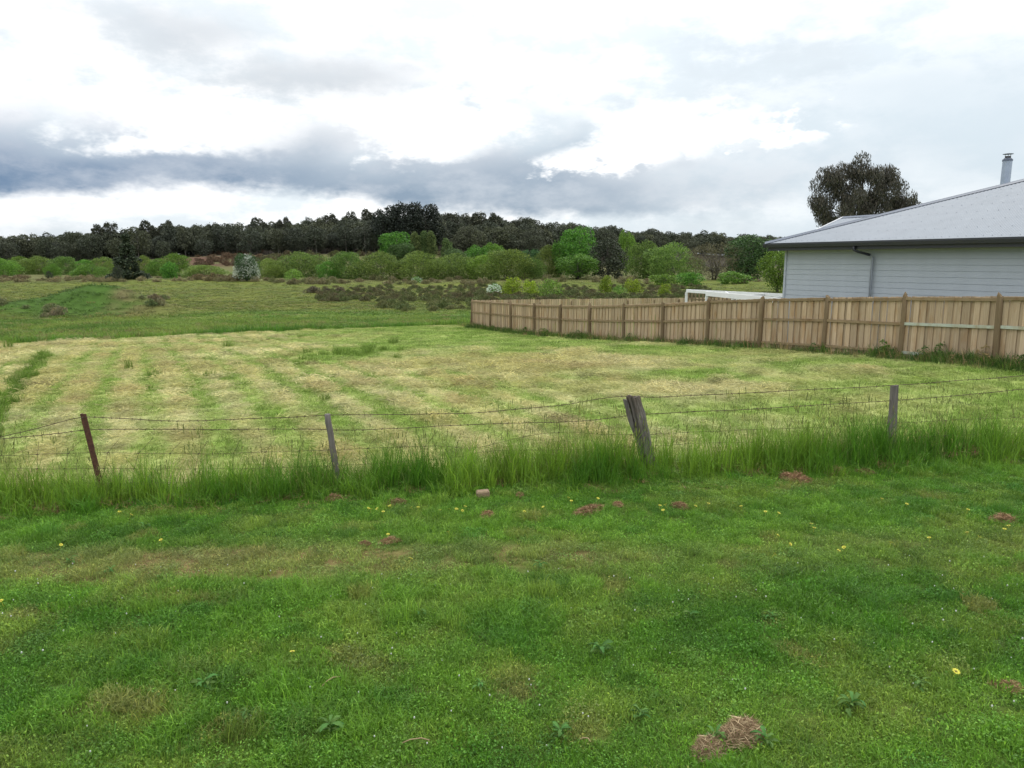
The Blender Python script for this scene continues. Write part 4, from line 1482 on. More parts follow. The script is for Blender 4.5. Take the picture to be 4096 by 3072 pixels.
for k in range(2):
    PROTO['twig', k] = make_tree(290 + k, broad, 60, 0.26, 6500, 0.45, 0.06, 9.0, 5.6, M_TWIG, h0=0.04, flat=0.6, axis_up=0.7, spread=0.6, stems=5, trunk=0.02, limb_n=26, ragged=0.35)
    PROTO['lime', k] = make_tree(300 + k, broad, 22, 0.40, 1800, 0.22, 0.15, 2.6, 1.6, M_LIME, h0=0.0, flat=0.7, trunk=0.02, limb_n=8, ragged=0.3)
    PROTO['olive', k] = make_tree(310 + k, dome, 22, 0.40, 1800, 0.22, 0.10, 2.4, 1.8, M_WILLOW2, h0=0.0, flat=0.7, trunk=0.015, limb_n=8, ragged=0.3)
    PROTO['shrub', k] = make_tree(320 + k, dome, 22, 0.40, 2000, 0.30, 0.15, 3.0, 2.0, M_BRIGHT, h0=0.0, flat=0.7, trunk=0.015, limb_n=8, ragged=0.3, axis_up=0.7)
PROTO['heath', 0] = make_tree(330, dome, 16, 0.45, 1500, 0.20, 0.08, 1.2, 1.1, M_HEATH, h0=0.0, flat=0.8, trunk=0.015, limb_n=8, ragged=0.3, axis_up=0.7)
PROTO['dshrub', 0] = make_tree(331, ball, 22, 0.40, 1800, 0.26, 0.12, 3.0, 1.6, M_DARK, h0=0.0, flat=0.8, trunk=0.02, limb_n=8)
SIZE = {'willow': (8, 4.8), 'willow2': (8, 4.8), 'bright': (11, 5), 'deep': (11, 5), 'dark': (11, 4.6), 'poplar': (13, 1.9), 'conifer': (12, 3.6), 'pine': (24, 9.5), 'gum': (15, 4.6),
        'twig': (9, 5.6), 'lime': (2.6, 1.6), 'olive': (2.4, 1.8), 'shrub': (3, 2), 'heath': (1.2, 1.1), 'dshrub': (3, 1.6)}
trng = np.random.default_rng(17)


def plant(name, kind, var, px0, px1, ytop, ybase, label, cat='tree', group=None, Y=None):
    """a tree surveyed from the photograph: its foot on the ground, its real height and spread at that distance"""
    pc = (px0 + px1) / 2
    if Y is None:
        h = ground_hit(pc, ybase)
        Y = h[1]
    p = at(pc, ytop, Y)
    z = gz(p[0], Y)
    Ht = p[2] - z
    Rt = (px1 - px0) / 2 * Y / F / 0.99
    h0_, r0_ = SIZE[kind]
    tm, cm = PROTO[kind, var]
    o = empty(name, (p[0], Y, z - 0.05), label, cat, group, trng.random() * 6.28)
    wf = {'willow': 1.34, 'willow2': 1.3, 'conifer': 1.3, 'pine': 1.35, 'twig': 1.1, 'dark': 1.1, 'bright': 1.08, 'deep': 1.08, 'poplar': 0.86}.get(kind, 0.97)
    s_ = (Rt / r0_ * wf, Rt / r0_ * wf * (0.9 + 0.25 * trng.random()), Ht / h0_)
    link('trunk', tm, o, scale=s_)
    link('crown', cm, o, scale=s_)
    return o


GW = 'willows along the creek'
W_ = [  # px0, px1, top, Y, kind, var, label
    (-16, 14, 259.5, 240, 'willow2', 0, 'green willow dome cut by the left edge of the picture'),
    (8, 30, 257, 262, 'willow2', 1, 'green willow second from the left edge, behind its neighbours'),
    (24, 52, 257.5, 258, 'willow', 0, 'broad green willow third from the left edge'),
    (46, 58, 264, 236, 'willow2', 2, 'small round willow in front of the broad willows at far left'),
    (52, 78, 258, 256, 'willow', 1, 'darker green willow right of the small round willow at far left'),
    (76, 101, 265, 232, 'willow2', 1, 'low pale green willow just left of the dark conifer'),
    (78, 95, 260.5, 256, 'willow2', 0, 'willow peeping over the low pale green one left of the conifer'),
    (92, 116, 257.5, 258, 'willow', 2, 'olive willow behind the left side of the dark conifer'),
    (134, 152, 257, 258, 'willow', 3, 'willow directly right of the dark conifer'),
    (148, 170, 259, 252, 'willow2', 2, 'yellowish willow between the conifer and the rounded willow'),
    (163, 192, 255, 246, 'willow2', 0, 'rounded yellow green willow left of the red bracken bank'),
    (160, 178, 263, 224, 'shrub', 0, 'bright green bush in front of the rounded yellow green willow'),
    (188, 222, 266, 238, 'willow', 1, 'low olive scrub willow below the red bracken bank'),
    (252, 284, 260, 226, 'willow', 3, 'dull olive willow right of the white flowering tree'),
    (280, 321, 254, 230, 'willow', 0, 'wide domed willow left of the gap in the willow row'),
    (284, 301, 270, 206, 'olive', 0, 'small yellow green bush at the foot of the wide domed willow'),
    (318, 338, 262, 220, 'willow2', 1, 'small green willow in the gap of the willow row'),
    (332, 363, 254, 222, 'willow', 1, 'round willow standing alone left of the long willow thicket'),
    (357, 402, 252.5, 218, 'willow', 2, 'large feathery willow below the bright green elm'),
    (398, 438, 253.5, 216, 'willow', 3, 'large willow in front of the poplars'),
    (434, 474, 255.5, 220, 'willow', 0, 'willow right of the lone poplar'),
    (470, 498, 255.5, 218, 'willow2', 2, 'greener willow left of the yellowish willow in the centre'),
    (484, 532, 252, 214, 'willow', 1, 'broad yellowish olive willow in the centre'),
    (522, 543, 259, 216, 'willow', 2, 'small dull willow right of the broad yellowish willow'),
    (536, 560, 248, 232, 'willow', 3, 'olive tree left of the tall bright green tree'),
    (632, 662, 242, 228, 'willow', 2, 'olive green tree right of the dark evergreen'),
    (650, 696, 246, 220, 'willow', 0, 'broad olive green tree left of the twiggy grey tree'),
]
for (a, b_, t_, Y, kd, va, lb) in W_:
    plant('willow' if 'willow' in kd else 'shrub', kd, va, a, b_, t_, None, lb, 'tree' if 'willow' in kd else 'shrub', GW if 'willow' in kd else None, Y)
T_ = [
    ('bright_tree', 'bright', 0, 561, 598, 232, 226, 'tall bright green tree rising above the willow row'),
    ('bright_tree', 'bright', 1, 553, 570, 242, 230, 'narrow bright green tree against the left of the tallest green tree'),
    ('green_tree', 'bright', 2, 556, 599, 257, 212, 'spreading green tree at the foot of the tallest green tree'),
    ('evergreen_tree', 'dark', 0, 590, 627, 239.5, 216, 'very dark evergreen tree between the green trees'),
    ('bright_tree', 'bright', 2, 618, 636, 236.5, 250, 'bright green tree top showing behind the dark evergreen'),
    ('bare_tree', 'twig', 0, 687, 744, 244, 206, 'grey green twiggy tree with little leaf'),
    ('green_tree', 'deep', 0, 727, 771, 239, 204, 'deep green round tree left of the house'),
    ('green_tree', 'bright', 1, 763, 796, 251, 128, 'fresh green tree half hidden by the house corner'),
    ('conifer_tree', 'conifer', 0, 110.5, 140, 234, 214, 'dark conical conifer standing in the left field'),
    ('elm_tree', 'bright', 0, 379, 413, 235, 305, 'bright green elm left of the poplars below the dark pines'),
    ('green_tree', 'deep', 1, 390, 412, 244, 298, 'darker green tree in front of the bright green elm'),
    ('poplar_tree', 'poplar', 0, 410, 420.5, 233.5, 302, 'leftmost of the three columnar poplars'),
    ('poplar_tree', 'poplar', 1, 418, 428.5, 232.5, 304, 'middle one of the three columnar poplars'),
    ('poplar_tree', 'poplar', 0, 426, 436.5, 232.5, 303, 'rightmost of the three columnar poplars'),
    ('poplar_tree', 'poplar', 1, 441, 451.5, 239.5, 300, 'short columnar poplar standing apart on the right'),
    ('green_tree', 'deep', 0, 444, 466, 250.5, 270, 'low blue green tree right of the lone poplar'),
    ('green_tree', 'bright', 1, 467, 489, 247.5, 285, 'fresh green tree below the dark forest right of the poplars'),
    ('green_tree', 'bright', 2, 484, 504, 246, 290, 'fresh green tree further right below the dark forest'),
    ('green_tree', 'deep', 1, 520, 540, 250, 262, 'green tree behind the small dull willow'),
]
for (nm, kd, va, a, b_, t_, Y, lb) in T_:
    plant(nm, kd, va, a, b_, t_, None, lb, 'tree', None, Y)
for (a, b_, t_, Y, va, lb) in ((374, 401, 208.5, 348, 0, 'tall dark pine, leftmost of the pine clump on the hill'), (390, 421, 206, 344, 1, 'tallest dark pine in the middle of the clump on the hill'), (412, 438, 207.5, 350, 2, 'round topped dark pine on the right of the clump')):
    plant('pine_tree', 'pine', va, a, b_, t_, None, lb, 'tree', 'pines on the hill', Y)
S_ = [
    ('shrub', 'lime', 0, 501, 524, 280, 296, 'large lime green bush behind the far fence corner'),
    ('shrub', 'lime', 1, 522, 538, 282, 295.5, 'lime green bush right of the largest lime green one'),
    ('shrub', 'olive', 1, 537, 564, 280, 298, 'loose yellow olive bush with white blossom twigs beyond the fence'),
    ('shrub', 'lime', 0, 599, 615, 278.5, 294.5, 'upright pointed lime green bush beyond the fence'),
    ('shrub', 'lime', 1, 624, 642, 280.5, 294.5, 'round lime green bush right of the pointed one'),
    ('shrub', 'lime', 0, 658, 673, 285.5, 297, 'small lime green bush nearest the pergola'),
    ('shrub', 'olive', 0, 612, 628, 286, 295, 'thin olive bush between two lime green bushes'),
    ('shrub', 'shrub', 1, 650, 680, 275, 285, 'low green shrub under the broad olive tree'),
    ('shrub', 'shrub', 0, 676, 706, 273, 286, 'green shrub at the foot of the twiggy tree'),
    ('shrub', 'shrub', 1, 714, 752, 272.5, 284, 'wide green shrub in front of the deep green tree'),
    ('shrub', 'dshrub', 0, 112, 122, 267.5, 281.5, 'small dark shrub at the foot of the conifer'),
    ('shrub', 'dshrub', 0, 45.5, 52.5, 272.5, 280.5, 'small dark green bush on the left field edge'),
    ('shrub', 'heath', 0, 305, 321, 287, 293, 'rounded brown heath bush at the left end of the scrub patch'),
    ('shrub', 'heath', 0, 322, 332, 288.5, 294, 'small brown heath bush second from the left end of the scrub'),
    ('shrub', 'heath', 0, 333, 348, 287.5, 294, 'brown heath bush third from the left end of the scrub'),
]
for (nm, kd, va, a, b_, t_, yb, lb) in S_:
    plant(nm, kd, va, a, b_, t_, yb, lb, 'shrub')


def blossom(root, crown_r, crown_h, n_, seed, zmin=0.5, bs=0.22):
    g = np.random.default_rng(seed)
    v = g.normal(size=(n_, 3))
    v /= np.linalg.norm(v, axis=1, keepdims=True)
    v[:, 2] = abs(v[:, 2]) ** 0.8
    cl = fbm(v[:, 0] * 3 + 9, v[:, 2] * 3 + v[:, 1] * 2 + 9, seed, 2)
    k = (cl > 0.34) & (v[:, 2] > zmin * g.random(n_) * 0.8)
    P = v[k] * np.array([crown_r, crown_r, crown_h * 0.97]) * (0.86 + 0.22 * g.random(k.sum()))[:, None]
    mb_ = MB().add(*leaf_quads(g, P, np.full(len(P), bs), np.full(len(P), bs * 0.8)))
    return mb_.build('blossom', M_BLOSSOM, root)


def blossom_tree(a, b_, t_, Y, lb, nm, cat, n_, kd='deep'):
    o = plant(nm, kd, 0, a, b_, t_, None, lb, cat, None, Y)
    p = at((a + b_) / 2, t_, Y)
    blossom(o, (b_ - a) / 2 * Y / F * 1.1, (p[2] - o.location[2]) * 1.02, n_, 5)
    return o


blossom_tree(234, 257, 255.5, 192, 'rounded hawthorn covered in white blossom on the left field', 'blossom_tree', 'tree', 3400, 'deep')
hw1 = ground_hit(494, 294)
blossom_tree(487, 501, 284, hw1[1], 'small white blossom bush left of the lime green bushes', 'blossom_bush', 'shrub', 420, 'olive')
hw2 = ground_hit(417, 283)
blossom_tree(411, 422, 277, hw2[1], 'tiny white blossom bush below the willows in the centre', 'blossom_bush', 'shrub', 220, 'olive')

# gum tree behind the house
gp = at(864, 161, 58.0)
gzb = gz(gp[0], 58.0)
gh = gp[2] - gzb
gum = empty('gum_tree', (gp[0], 58.0, gzb), 'dark drooping gum tree standing behind the house roof', 'tree')
gR = 112 / 2 * 58 / F


g = np.random.default_rng(401)
CL = []
for (cx_, cy_, cr_) in [(850, 190, 26), (870, 187, 26), (834, 203, 18), (886, 196, 20), (904, 204, 13), (860, 173, 13), (840, 178, 14), (880, 174, 11), (820, 214, 9), (846, 216, 22), (875, 216, 24), (899, 220, 15), (912, 207, 7), (830, 190, 12), (815, 205, 7), (829, 178, 8), (895, 186, 9)]:
    c0 = at(cx_, cy_, 58.0) - np.array([gp[0], 58.0, gzb])
    R0 = cr_ * 58 / F
    for q in range(max(3, int(cr_ * 0.55))):
        v = g.normal(size=3)
        v /= np.linalg.norm(v)
        CL.append((c0 + v * R0 * (0.5 + 0.55 * g.random()) * np.array([1, 1.2, 0.9]), 0.30 + 0.32 * g.random()))
C_ = np.array([c for c, r in CL])
LR = np.array([r for c, r in CL])
per = (LR ** 2 / (LR ** 2).sum() * 34000).astype(int)
own = np.repeat(np.arange(len(CL)), per)
v = g.normal(size=(len(own), 3))
v /= np.linalg.norm(v, axis=1, keepdims=True)
Wp = C_[own] + v * (LR[own] * (0.4 + 0.75 * np.sqrt(g.random(len(own)))))[:, None]
Wp[:, 2] -= 0.25 * g.random(len(own)) ** 2
mbx = MB().add(*leaf_quads(g, Wp, np.full(len(Wp), 0.24), np.full(len(Wp), 0.055), np.tile(np.array([0, 0, -1.0]), (len(Wp), 1)), 0.6))
mbx.build('crown', M_GUM, gum)
tk = MB()
tk.tube([(0, 0, -0.3), (0.1, 0, gh * 0.2), (-0.1, 0.1, gh * 0.4), (0.1, 0, gh * 0.7), (0, 0, gh * 0.9)], [0.42, 0.34, 0.28, 0.14, 0.03], 9)
for q in range(0, len(C_), 3):
    e_ = C_[q]
    b0 = np.array([0, 0, min(gh * (0.3 + 0.3 * g.random()), e_[2] * 0.85)])
    m_ = (b0 + e_) / 2 + g.normal(size=3) * 0.3 + [0, 0, 0.3]
    tk.tube([b0, m_, e_], [0.12, 0.06, 0.02], 5, False)
tk.build('trunk', M_BARK, gum, True)

# ------------------------------------------------------------------ forest on the hill
fr = [make_tree(500 + k, broad, 18 + 2 * k, 0.36, 2600, 0.62, 0.42, 14.0, 5.4, M_FOREST, h0=0.32 if k < 3 else 0.12, flat=0.38, fill=0.45, trunk=0.012, limb_n=8) for k in range(5)]


def joined(tm, cm, name):
    me_ = bpy.data.meshes.new(name)
    V1 = np.zeros(len(tm.vertices) * 3, np.float32)
    tm.vertices.foreach_get('co', V1)
    V2 = np.zeros(len(cm.vertices) * 3, np.float32)
    cm.vertices.foreach_get('co', V2)
    f1 = [tuple(p.vertices) for p in tm.polygons]
    f2 = np.array([tuple(p.vertices) for p in cm.polygons]) + len(tm.vertices)
    q = [f for f in f1 if len(f) == 4]
    t3 = [f for f in f1 if len(f) == 3]
    return mesh(name, np.concatenate([V1, V2]).reshape(-1, 3), [np.array(q + f2.tolist()), np.array(t3, int).reshape(-1, 3)], M_FOREST)


frp = [joined(tm, cm, 'forest_tree') for tm, cm in fr]
for (tm, cm), jm in zip(fr, frp):
    jm.materials.append(M_PALE)
    nq = [len(p.vertices) for p in tm.polygons]
    n4, n3 = nq.count(4), nq.count(3)
    mi = np.zeros(len(jm.polygons), np.int32)
    mi[:n4] = 1
    if n3:
        mi[-n3:] = 1
    jm.polygons.foreach_set('material_index', mi)
frng = np.random.default_rng(23)
n = 7000
q = frng.random(n) * 2.7 - 1.4
y = 346 + (frng.random(n) ** 0.8) * 250
x = q * y
st_ = np.interp(q, [-1, -0.45, -0.02, 0.06, 0.2, 1], [330, 346, 348, 380, 420, 430]) + (fbm(x * 0.04, y * 0.04, 3) - 0.5) * 14
k = (y > st_) & (frng.random(n) < np.interp(y, [346, 380, 500, 640], [1, 0.8, 0.62, 0.5]))
x, y = x[k], y[k]
n = len(x)
ht = (0.60 + 0.62 * frng.random(n) ** 1.4) * np.interp(x / y, [-0.7, -0.3, -0.1, 0.05, 0.2, 0.5], [0.84, 0.92, 0.95, 0.86, 0.8, 0.75])
wd = ht * (0.85 + 0.5 * frng.random(n))
base = lerp(C3(0.056, 0.070, 0.040), C3(0.105, 0.115, 0.060), frng.random(n) ** 1.6)
base = lerp(base, C3(0.052, 0.060, 0.060), 0.4 * frng.random(n))
scatter('forest', frp, np.stack([x, y, ground(x, y) - 0.3], 1), frng.random(n) * 6.28, np.stack([wd, wd, ht], 1), base, frng.integers(0, 5, n), 'dark gum forest covering the far hill')
bpy.data.objects['forest']['category'] = 'forest'
# taller gums that stand out on the skyline
for j, (pxc, w_, t_, Y, where) in enumerate([
        (97, 13, 226.5, 372, 'left of the conifer, the leftmost tree standing above the skyline'), (110, 12, 224, 376, 'with an open crown just above the conifer tip'),
        (146, 17, 223.5, 380, 'on the skyline right above the willow beside the conifer'), (165, 15, 222.5, 384, 'on the skyline left of the red bracken bank'),
        (213, 15, 224.5, 386, 'on the skyline above the red bracken bank'), (258, 20, 220.5, 392, 'on the skyline above the white flowering tree'),
        (283, 15, 219, 398, 'on the skyline halfway between the white flowering tree and the pines'), (330, 16, 215.5, 402, 'on the rising skyline left of the pines'),
        (350, 14, 214, 405, 'second to the left of the pine clump'), (369, 16, 211.5, 396, 'directly left of the pine clump'),
        (452, 18, 214.5, 400, 'directly right of the pine clump'), (478, 20, 215, 405, 'with an airy crown second to the right of the pines'),
        (494, 14, 215, 408, 'third to the right of the pines'), (516, 12, 222, 420, 'on the falling skyline right of centre'),
        (540, 16, 226.5, 430, 'on the falling skyline left of the tall bright green tree')]):
    plant('gum_tree', 'gum', j % 3, pxc - w_ / 2, pxc + w_ / 2, t_, None, 'gum tree ' + where, 'tree', 'gums on the skyline', Y)

# ------------------------------------------------------------------ heath scrub, bracken and reeds in the rough field (stuff)
hp_ = []
for k in range(4):
    tm, cm = make_tree(600 + k, dome, 12, 0.5, 420, 0.26, 0.10, 0.75, 0.9, M_BUSHI, h0=0.0, flat=0.8, trunk=0.012, limb_n=4, ragged=0.35, axis_up=0.9)
    hp_.append(cm)
hx, hy, hs2, ht2 = [], [], [], []


def patch(px0, px1, y0, y1, n_, c_a, c_b, s0, s1, edge=0.5):
    got = 0
    while got < n_:
        pp = frng.random(2)
        px, py = px0 + (px1 - px0) * pp[0], y0 + (y1 - y0) * pp[1]
        if fbm(np.array(px * 0.06), np.array(py * 0.35), 71, 3) + 0.25 * (frng.random() - 0.5) < edge:
            got += 0.3
            continue
        h = ground_hit(px, py)
        if h[1] < 40 or (paddock_c(h[0], h[1]) < 3 and paddock_s(h[0], h[1]) < 33):
            got += 0.3
            continue
        hx.append(h[0])
        hy.append(h[1])
        hs2.append(s0 + (s1 - s0) * frng.random())
        t__ = frng.random()
        ht2.append(np.array(c_a) * (1 - t__) + np.array(c_b) * t__)
        got += 1


BRN, GRN = (0.120, 0.105, 0.058), (0.100, 0.135, 0.045)
patch(318, 720, 286, 302, 800, BRN, GRN, 0.35, 0.8, 0.40)
patch(380, 480, 294, 312, 80, GRN, (0.14, 0.15, 0.06), 0.4, 0.8, 0.52)
patch(262, 760, 279, 285, 120, (0.20, 0.175, 0.10), (0.14, 0.16, 0.065), 0.8, 1.5, 0.5)
patch(-10, 262, 278, 282.5, 130, (0.26, 0.23, 0.13), (0.19, 0.18, 0.09), 0.7, 1.3, 0.45)
patch(190, 235, 278, 281.5, 22, (0.13, 0.10, 0.06), (0.15, 0.13, 0.06), 1.0, 1.7, 0.2)
patch(0, 26, 278, 281.5, 12, (0.16, 0.12, 0.07), (0.17, 0.15, 0.08), 0.8, 1.4, 0.2)
patch(135, 168, 295, 306, 16, (0.20, 0.17, 0.105), (0.085, 0.165, 0.05), 0.35, 0.7, 0.5)
patch(-10, 60, 304, 318, 14, (0.26, 0.21, 0.15), (0.12, 0.17, 0.06), 0.35, 0.8, 0.5)
patch(196, 262, 250.5, 266, 170, (0.120, 0.078, 0.050), (0.135, 0.100, 0.060), 0.9, 1.7, 0.3)
patch(262, 520, 253, 266, 190, (0.10, 0.085, 0.048), (0.105, 0.125, 0.045), 1.2, 2.4, 0.3)
hx, hy, hs2, ht2 = np.array(hx), np.array(hy), np.array(hs2), np.array(ht2)
n = len(hx)
scatter('field_scrub', hp_, np.stack([hx, hy, ground(hx, hy) - 0.03], 1), frng.random(n) * 6.28, np.stack([hs2, hs2, hs2 * (0.7 + 0.6 * frng.random(n))], 1), ht2, frng.integers(0, 4, n),
        'low brown heath scrub, bracken and reeds in the rough field')
bpy.data.objects['field_scrub']['category'] = 'scrub'

# weeds and long grass along the foot of the paling fence (stuff)
fw_p = [tuft_mesh('weed_tuft', 700 + k, 24, 0.16, 0.12, 0.36, 0.012, 0.35, 0.7, M_GRASS) for k in range(3)]
for k in range(2):
    tm, cm = make_tree(710 + k, dome, 8, 0.5, 130, 0.09, 0.045, 0.5, 0.24, M_GRASS, h0=0.0, flat=0.8, trunk=0.012, limb_n=3, ragged=0.4)
    fw_p.append(cm)
n = 3600
s_ = frng.random(n) * 33 - 3
o_ = np.abs(frng.normal(size=n)) * 0.22 + 0.02
k = frng.random(n) < 0.15 + 1.3 * sstep(fbm(s_ * 0.5, s_ * 0, 92, 3), 0.42, 0.7) * np.interp(s_, [0, 12, 24, 30], [1, 1, 0.6, 0.35])
s_, o_ = s_[k], o_[k]
n = len(s_)
x = P0[0] + E[0] * s_ - N[0] * (o_ + 0.06)
y = P0[1] + E[1] * s_ - N[1] * (o_ + 0.06)
ti = lerp(C3(0.055, 0.125, 0.030), C3(0.13, 0.22, 0.040), frng.random(n))
dryk = frng.random(n) < 0.18
ti[dryk] = C3(0.33, 0.26, 0.13)
sz = (0.8 + 0.9 * frng.random(n) ** 1.5) * np.exp(-o_ * 1.2)
pk_ = np.where(frng.random(n) < 0.03, 3 + frng.integers(0, 2, n), frng.integers(0, 3, n))
sz = np.where(pk_ >= 3, sz * 0.6, sz)
scatter('fence_foot_weeds', fw_p, np.stack([x, y, ground(x, y)], 1), frng.random(n) * 6.28, sz, ti, pk_, 'dark green weeds and grass along the foot of the paling fence')
bpy.data.objects['fence_foot_weeds']['category'] = 'weeds'

# ------------------------------------------------------------------ small things on the verge
sb = ground_hit(483, 497.5)
blk = MB()
V = []
for zz_ in (0.0, 0.035, 0.085, 0.10):
    s0 = 0.5 if zz_ in (0.0,) else (0.52 if zz_ < 0.09 else 0.42)
    V += [(-0.165 * s0, -0.10 * s0, zz_), (0.15 * s0, -0.11 * s0, zz_), (0.17 * s0, 0.09 * s0, zz_), (-0.15 * s0, 0.11 * s0, zz_)]
blk.add(V, [[4 * k + q, 4 * k + (q + 1) % 4, 4 * k + 4 + (q + 1) % 4, 4 * k + 4 + q] for k in range(3) for q in range(4)] + [[12, 13, 14, 15]])
tag(blk.build('stone_block', M_STONE, loc=(sb[0], sb[1], sb[2] - 0.005), rot=(0.05, -0.05, 0.25)), 'small sandy broken block lying at the edge of the tall grass', 'block')


def hay_mesh(seed, n_, r_, h_, ln, mt=None):
    g_ = np.random.default_rng(seed)
    a_ = g_.random(n_) * 6.28
    q_ = np.sqrt(g_.random(n_))
    lump = 0.6 + 0.8 * fbm(np.cos(a_) * q_ * 2 + 5, np.sin(a_) * q_ * 2 + 5, seed, 2)
    P_ = np.stack([q_ * r_ * np.cos(a_) * (0.8 + 0.4 * g_.random(n_)), q_ * r_ * 0.7 * np.sin(a_), h_ * (1 - q_ ** 2) * lump * (0.35 + 0.65 * g_.random(n_)) + 0.004], 1)
    ax_ = g_.normal(size=(n_, 3)) * [1, 1, 0.35]
    return MB().add(*leaf_quads(g_, P_, np.full(n_, ln), np.full(n_, 0.0055), ax_, 0.2)).me('hay_clump', mt or M_STRAW)


HM = [hay_mesh(k, 520, 0.16, 0.07, 0.085, M_DEAD) for k in range(3)]
HMB = hay_mesh(9, 1100, 0.17, 0.10, 0.09)
big = [(742, 738, 1.0, HMB, 'matted clump of dry cut grass near the bottom right of the verge'),
       (708, 752, 0.75, HMB, 'thin scatter of dry straw just left of the matted clump at the bottom'),
       (795, 480, 1.35, HM[1], 'orange brown heap of dead grass under the fence right of the thick post'),
       (770, 470, 1.1, HM[2], 'dead grass heap leaning into the tall grass right of the thick post'),
       (968, 456, 1.9, HM[0], 'long pale brown dead grass heap in the tall grass at the right edge'),
       (1000, 448, 1.2, HM[1], 'small dead grass heap at the far right of the fence line'),
       (835, 473, 1.2, HM[2], 'dead grass patch below the squared grey post'),
       (865, 474, 0.9, HM[1], 'dead grass patch just left of the squared grey post foot'),
       (229, 500, 1.0, HM[0], 'red brown dead grass clump between the two left posts'),
       (395, 505, 0.95, HM[1], 'red brown dead grass clump among the yellow flowers'),
       (333, 500, 0.8, HM[2], 'dead grass clump below the round grey post'),
       (520, 496, 0.5, HM[2], 'little orange dead grass tuft right of the sandy block'),
       (487, 517, 0.8, HM[0], 'brown dead grass clump below the sandy block'),
       (390, 543, 0.7, HM[2], 'small brown dead grass clump in the middle of the verge'),
       (365, 545, 0.45, HM[0], 'tiny brown dead grass tuft left of the small middle clump'),
       (1003, 521, 1.0, HM[1], 'dry grass clump at the right edge of the verge'),
       (1009, 690, 0.7, HM[2], 'dark brown dead clump at the lower right edge of the verge'),
       (590, 512, 1.0, HM[2], 'reddish dead grass strip below the thick post'),
       (680, 508, 0.8, HM[0], 'reddish dead grass patch right of the thick post on the verge'),
       (60, 509, 0.9, HM[1], 'dead grass patch at the foot of the grass by the left edge'),
       (618, 506, 0.6, HM[0], 'small reddish dead grass patch right below the thick post')]
for (px, py, s0, me_, lb) in big:
    h = ground_hit(px, py)
    tag(link('hay_clump', me_, None, (h[0], h[1], h[2] + 0.015), (0, 0, trng.random() * 6.28 if s0 != 1.9 else 0.1), (s0 * (1.5 if 'long' in lb or 'strip' in lb else 1), s0, s0)), lb, 'dead grass')

# straw and twigs lying on the lawn
for (px, py, rz, ln, lb) in ((331, 688, 0.9, 0.16, 'dry straw stalk lying upright in the lawn left of centre'), (416, 749, 0.15, 0.17, 'dry curved straw on the lawn at the bottom left of centre'), (585, 748, -0.4, 0.07, 'short straw piece at the bottom centre')):
    h = ground_hit(px, py)
    P_ = [(-ln / 2, 0, 0.05), (-ln / 5, 0.01, 0.062), (ln / 5, 0.012, 0.064), (ln / 2, 0, 0.052)]
    tag(MB().tube(P_, 0.0035, 5).build('straw_stalk', M_STRAW, None, True, loc=tuple(h), rot=(0, 0, rz)), lb, 'straw')

# broad-leaved weeds: rosettes with separate leaves
def leaf_me(seed, L_, W_):
    g_ = np.random.default_rng(seed)
    V_, Q_ = [], []
    m_ = 9
    for i in range(m_):
        t_ = i / (m_ - 1)
        w_ = W_ * math.sin(math.pi * min(1, 0.06 + t_ * 0.96)) ** 0.8 * (0.35 + 0.75 * t_) * (1 + 0.22 * math.sin(i * 2.4 + seed))
        x_ = L_ * t_
        z_ = 0.018 + 0.045 * math.sin(t_ * 2.2) - 0.03 * t_ * t_
        V_ += [(x_, -w_, z_ + 0.008), (x_, 0, z_), (x_, w_, z_ + 0.008)]
        if i:
            b0 = (i - 1) * 3
            Q_ += [[b0, b0 + 1, b0 + 4, b0 + 3], [b0 + 1, b0 + 2, b0 + 5, b0 + 4]]
    return MB().add(V_, Q_).me('leaf', M_WEED, True)


LM = [leaf_me(k, 0.12, 0.016 + 0.003 * k) for k in range(4)]
weeds = [(765, 748, 1.0, 'broad-leaved weed right beside the matted dry clump'), (715, 745, 1.0, 'broad-leaved weed on the near side of the matted dry clump'), (850, 712, 1.25, 'large leafy weed with pale leaves in the lower right'),
         (330, 735, 1.2, 'grey green thistle rosette at the bottom left of centre'), (205, 690, 1.3, 'dark leafy weed in the lower left'), (420, 618, 1.0, 'small dark weed left of centre in the lawn'),
         (600, 655, 1.2, 'dark green weed patch right of centre'), (690, 620, 0.9, 'weed with upright leaves right of centre'), (560, 740, 1.0, 'weed rosette at the bottom centre'),
         (920, 690, 0.9, 'small weed in the lawn towards the right edge'), (110, 575, 0.8, 'weed on the dry strip near the left edge'), (70, 565, 0.8, 'weed on the dry strip at far left'),
         (540, 570, 0.8, 'dark weed on the dry strip in the centre'), (770, 620, 0.8, 'dark weed in the lush grass on the right'), (145, 530, 0.9, 'pale leafed weed below the rusty picket'),
         (250, 720, 1.0, 'weed rosette near the bottom left'), (640, 720, 0.9, 'toothed weed rosette near the bottom centre right'), (480, 690, 0.8, 'low weed rosette in the lower middle')]
wg_ = np.random.default_rng(31)
for (px, py, s0, lb) in weeds:
    h = ground_hit(px, py)
    o = empty('leafy_weed', (h[0], h[1], h[2] + 0.008), lb, 'weed', 'broad-leaved weeds in the lawn', wg_.random() * 6)
    nl = 11 + int(wg_.integers(0, 5))
    for k in range(nl):
        link('leaf', LM[int(wg_.integers(0, 4))], o, (0, 0, 0.004 * k), (wg_.normal() * 0.3, 0.05 - 0.35 * wg_.random() ** 2, k * 2.4 + wg_.normal() * 0.3), (s0 * (0.4 + 0.45 * wg_.random()),) * 3)

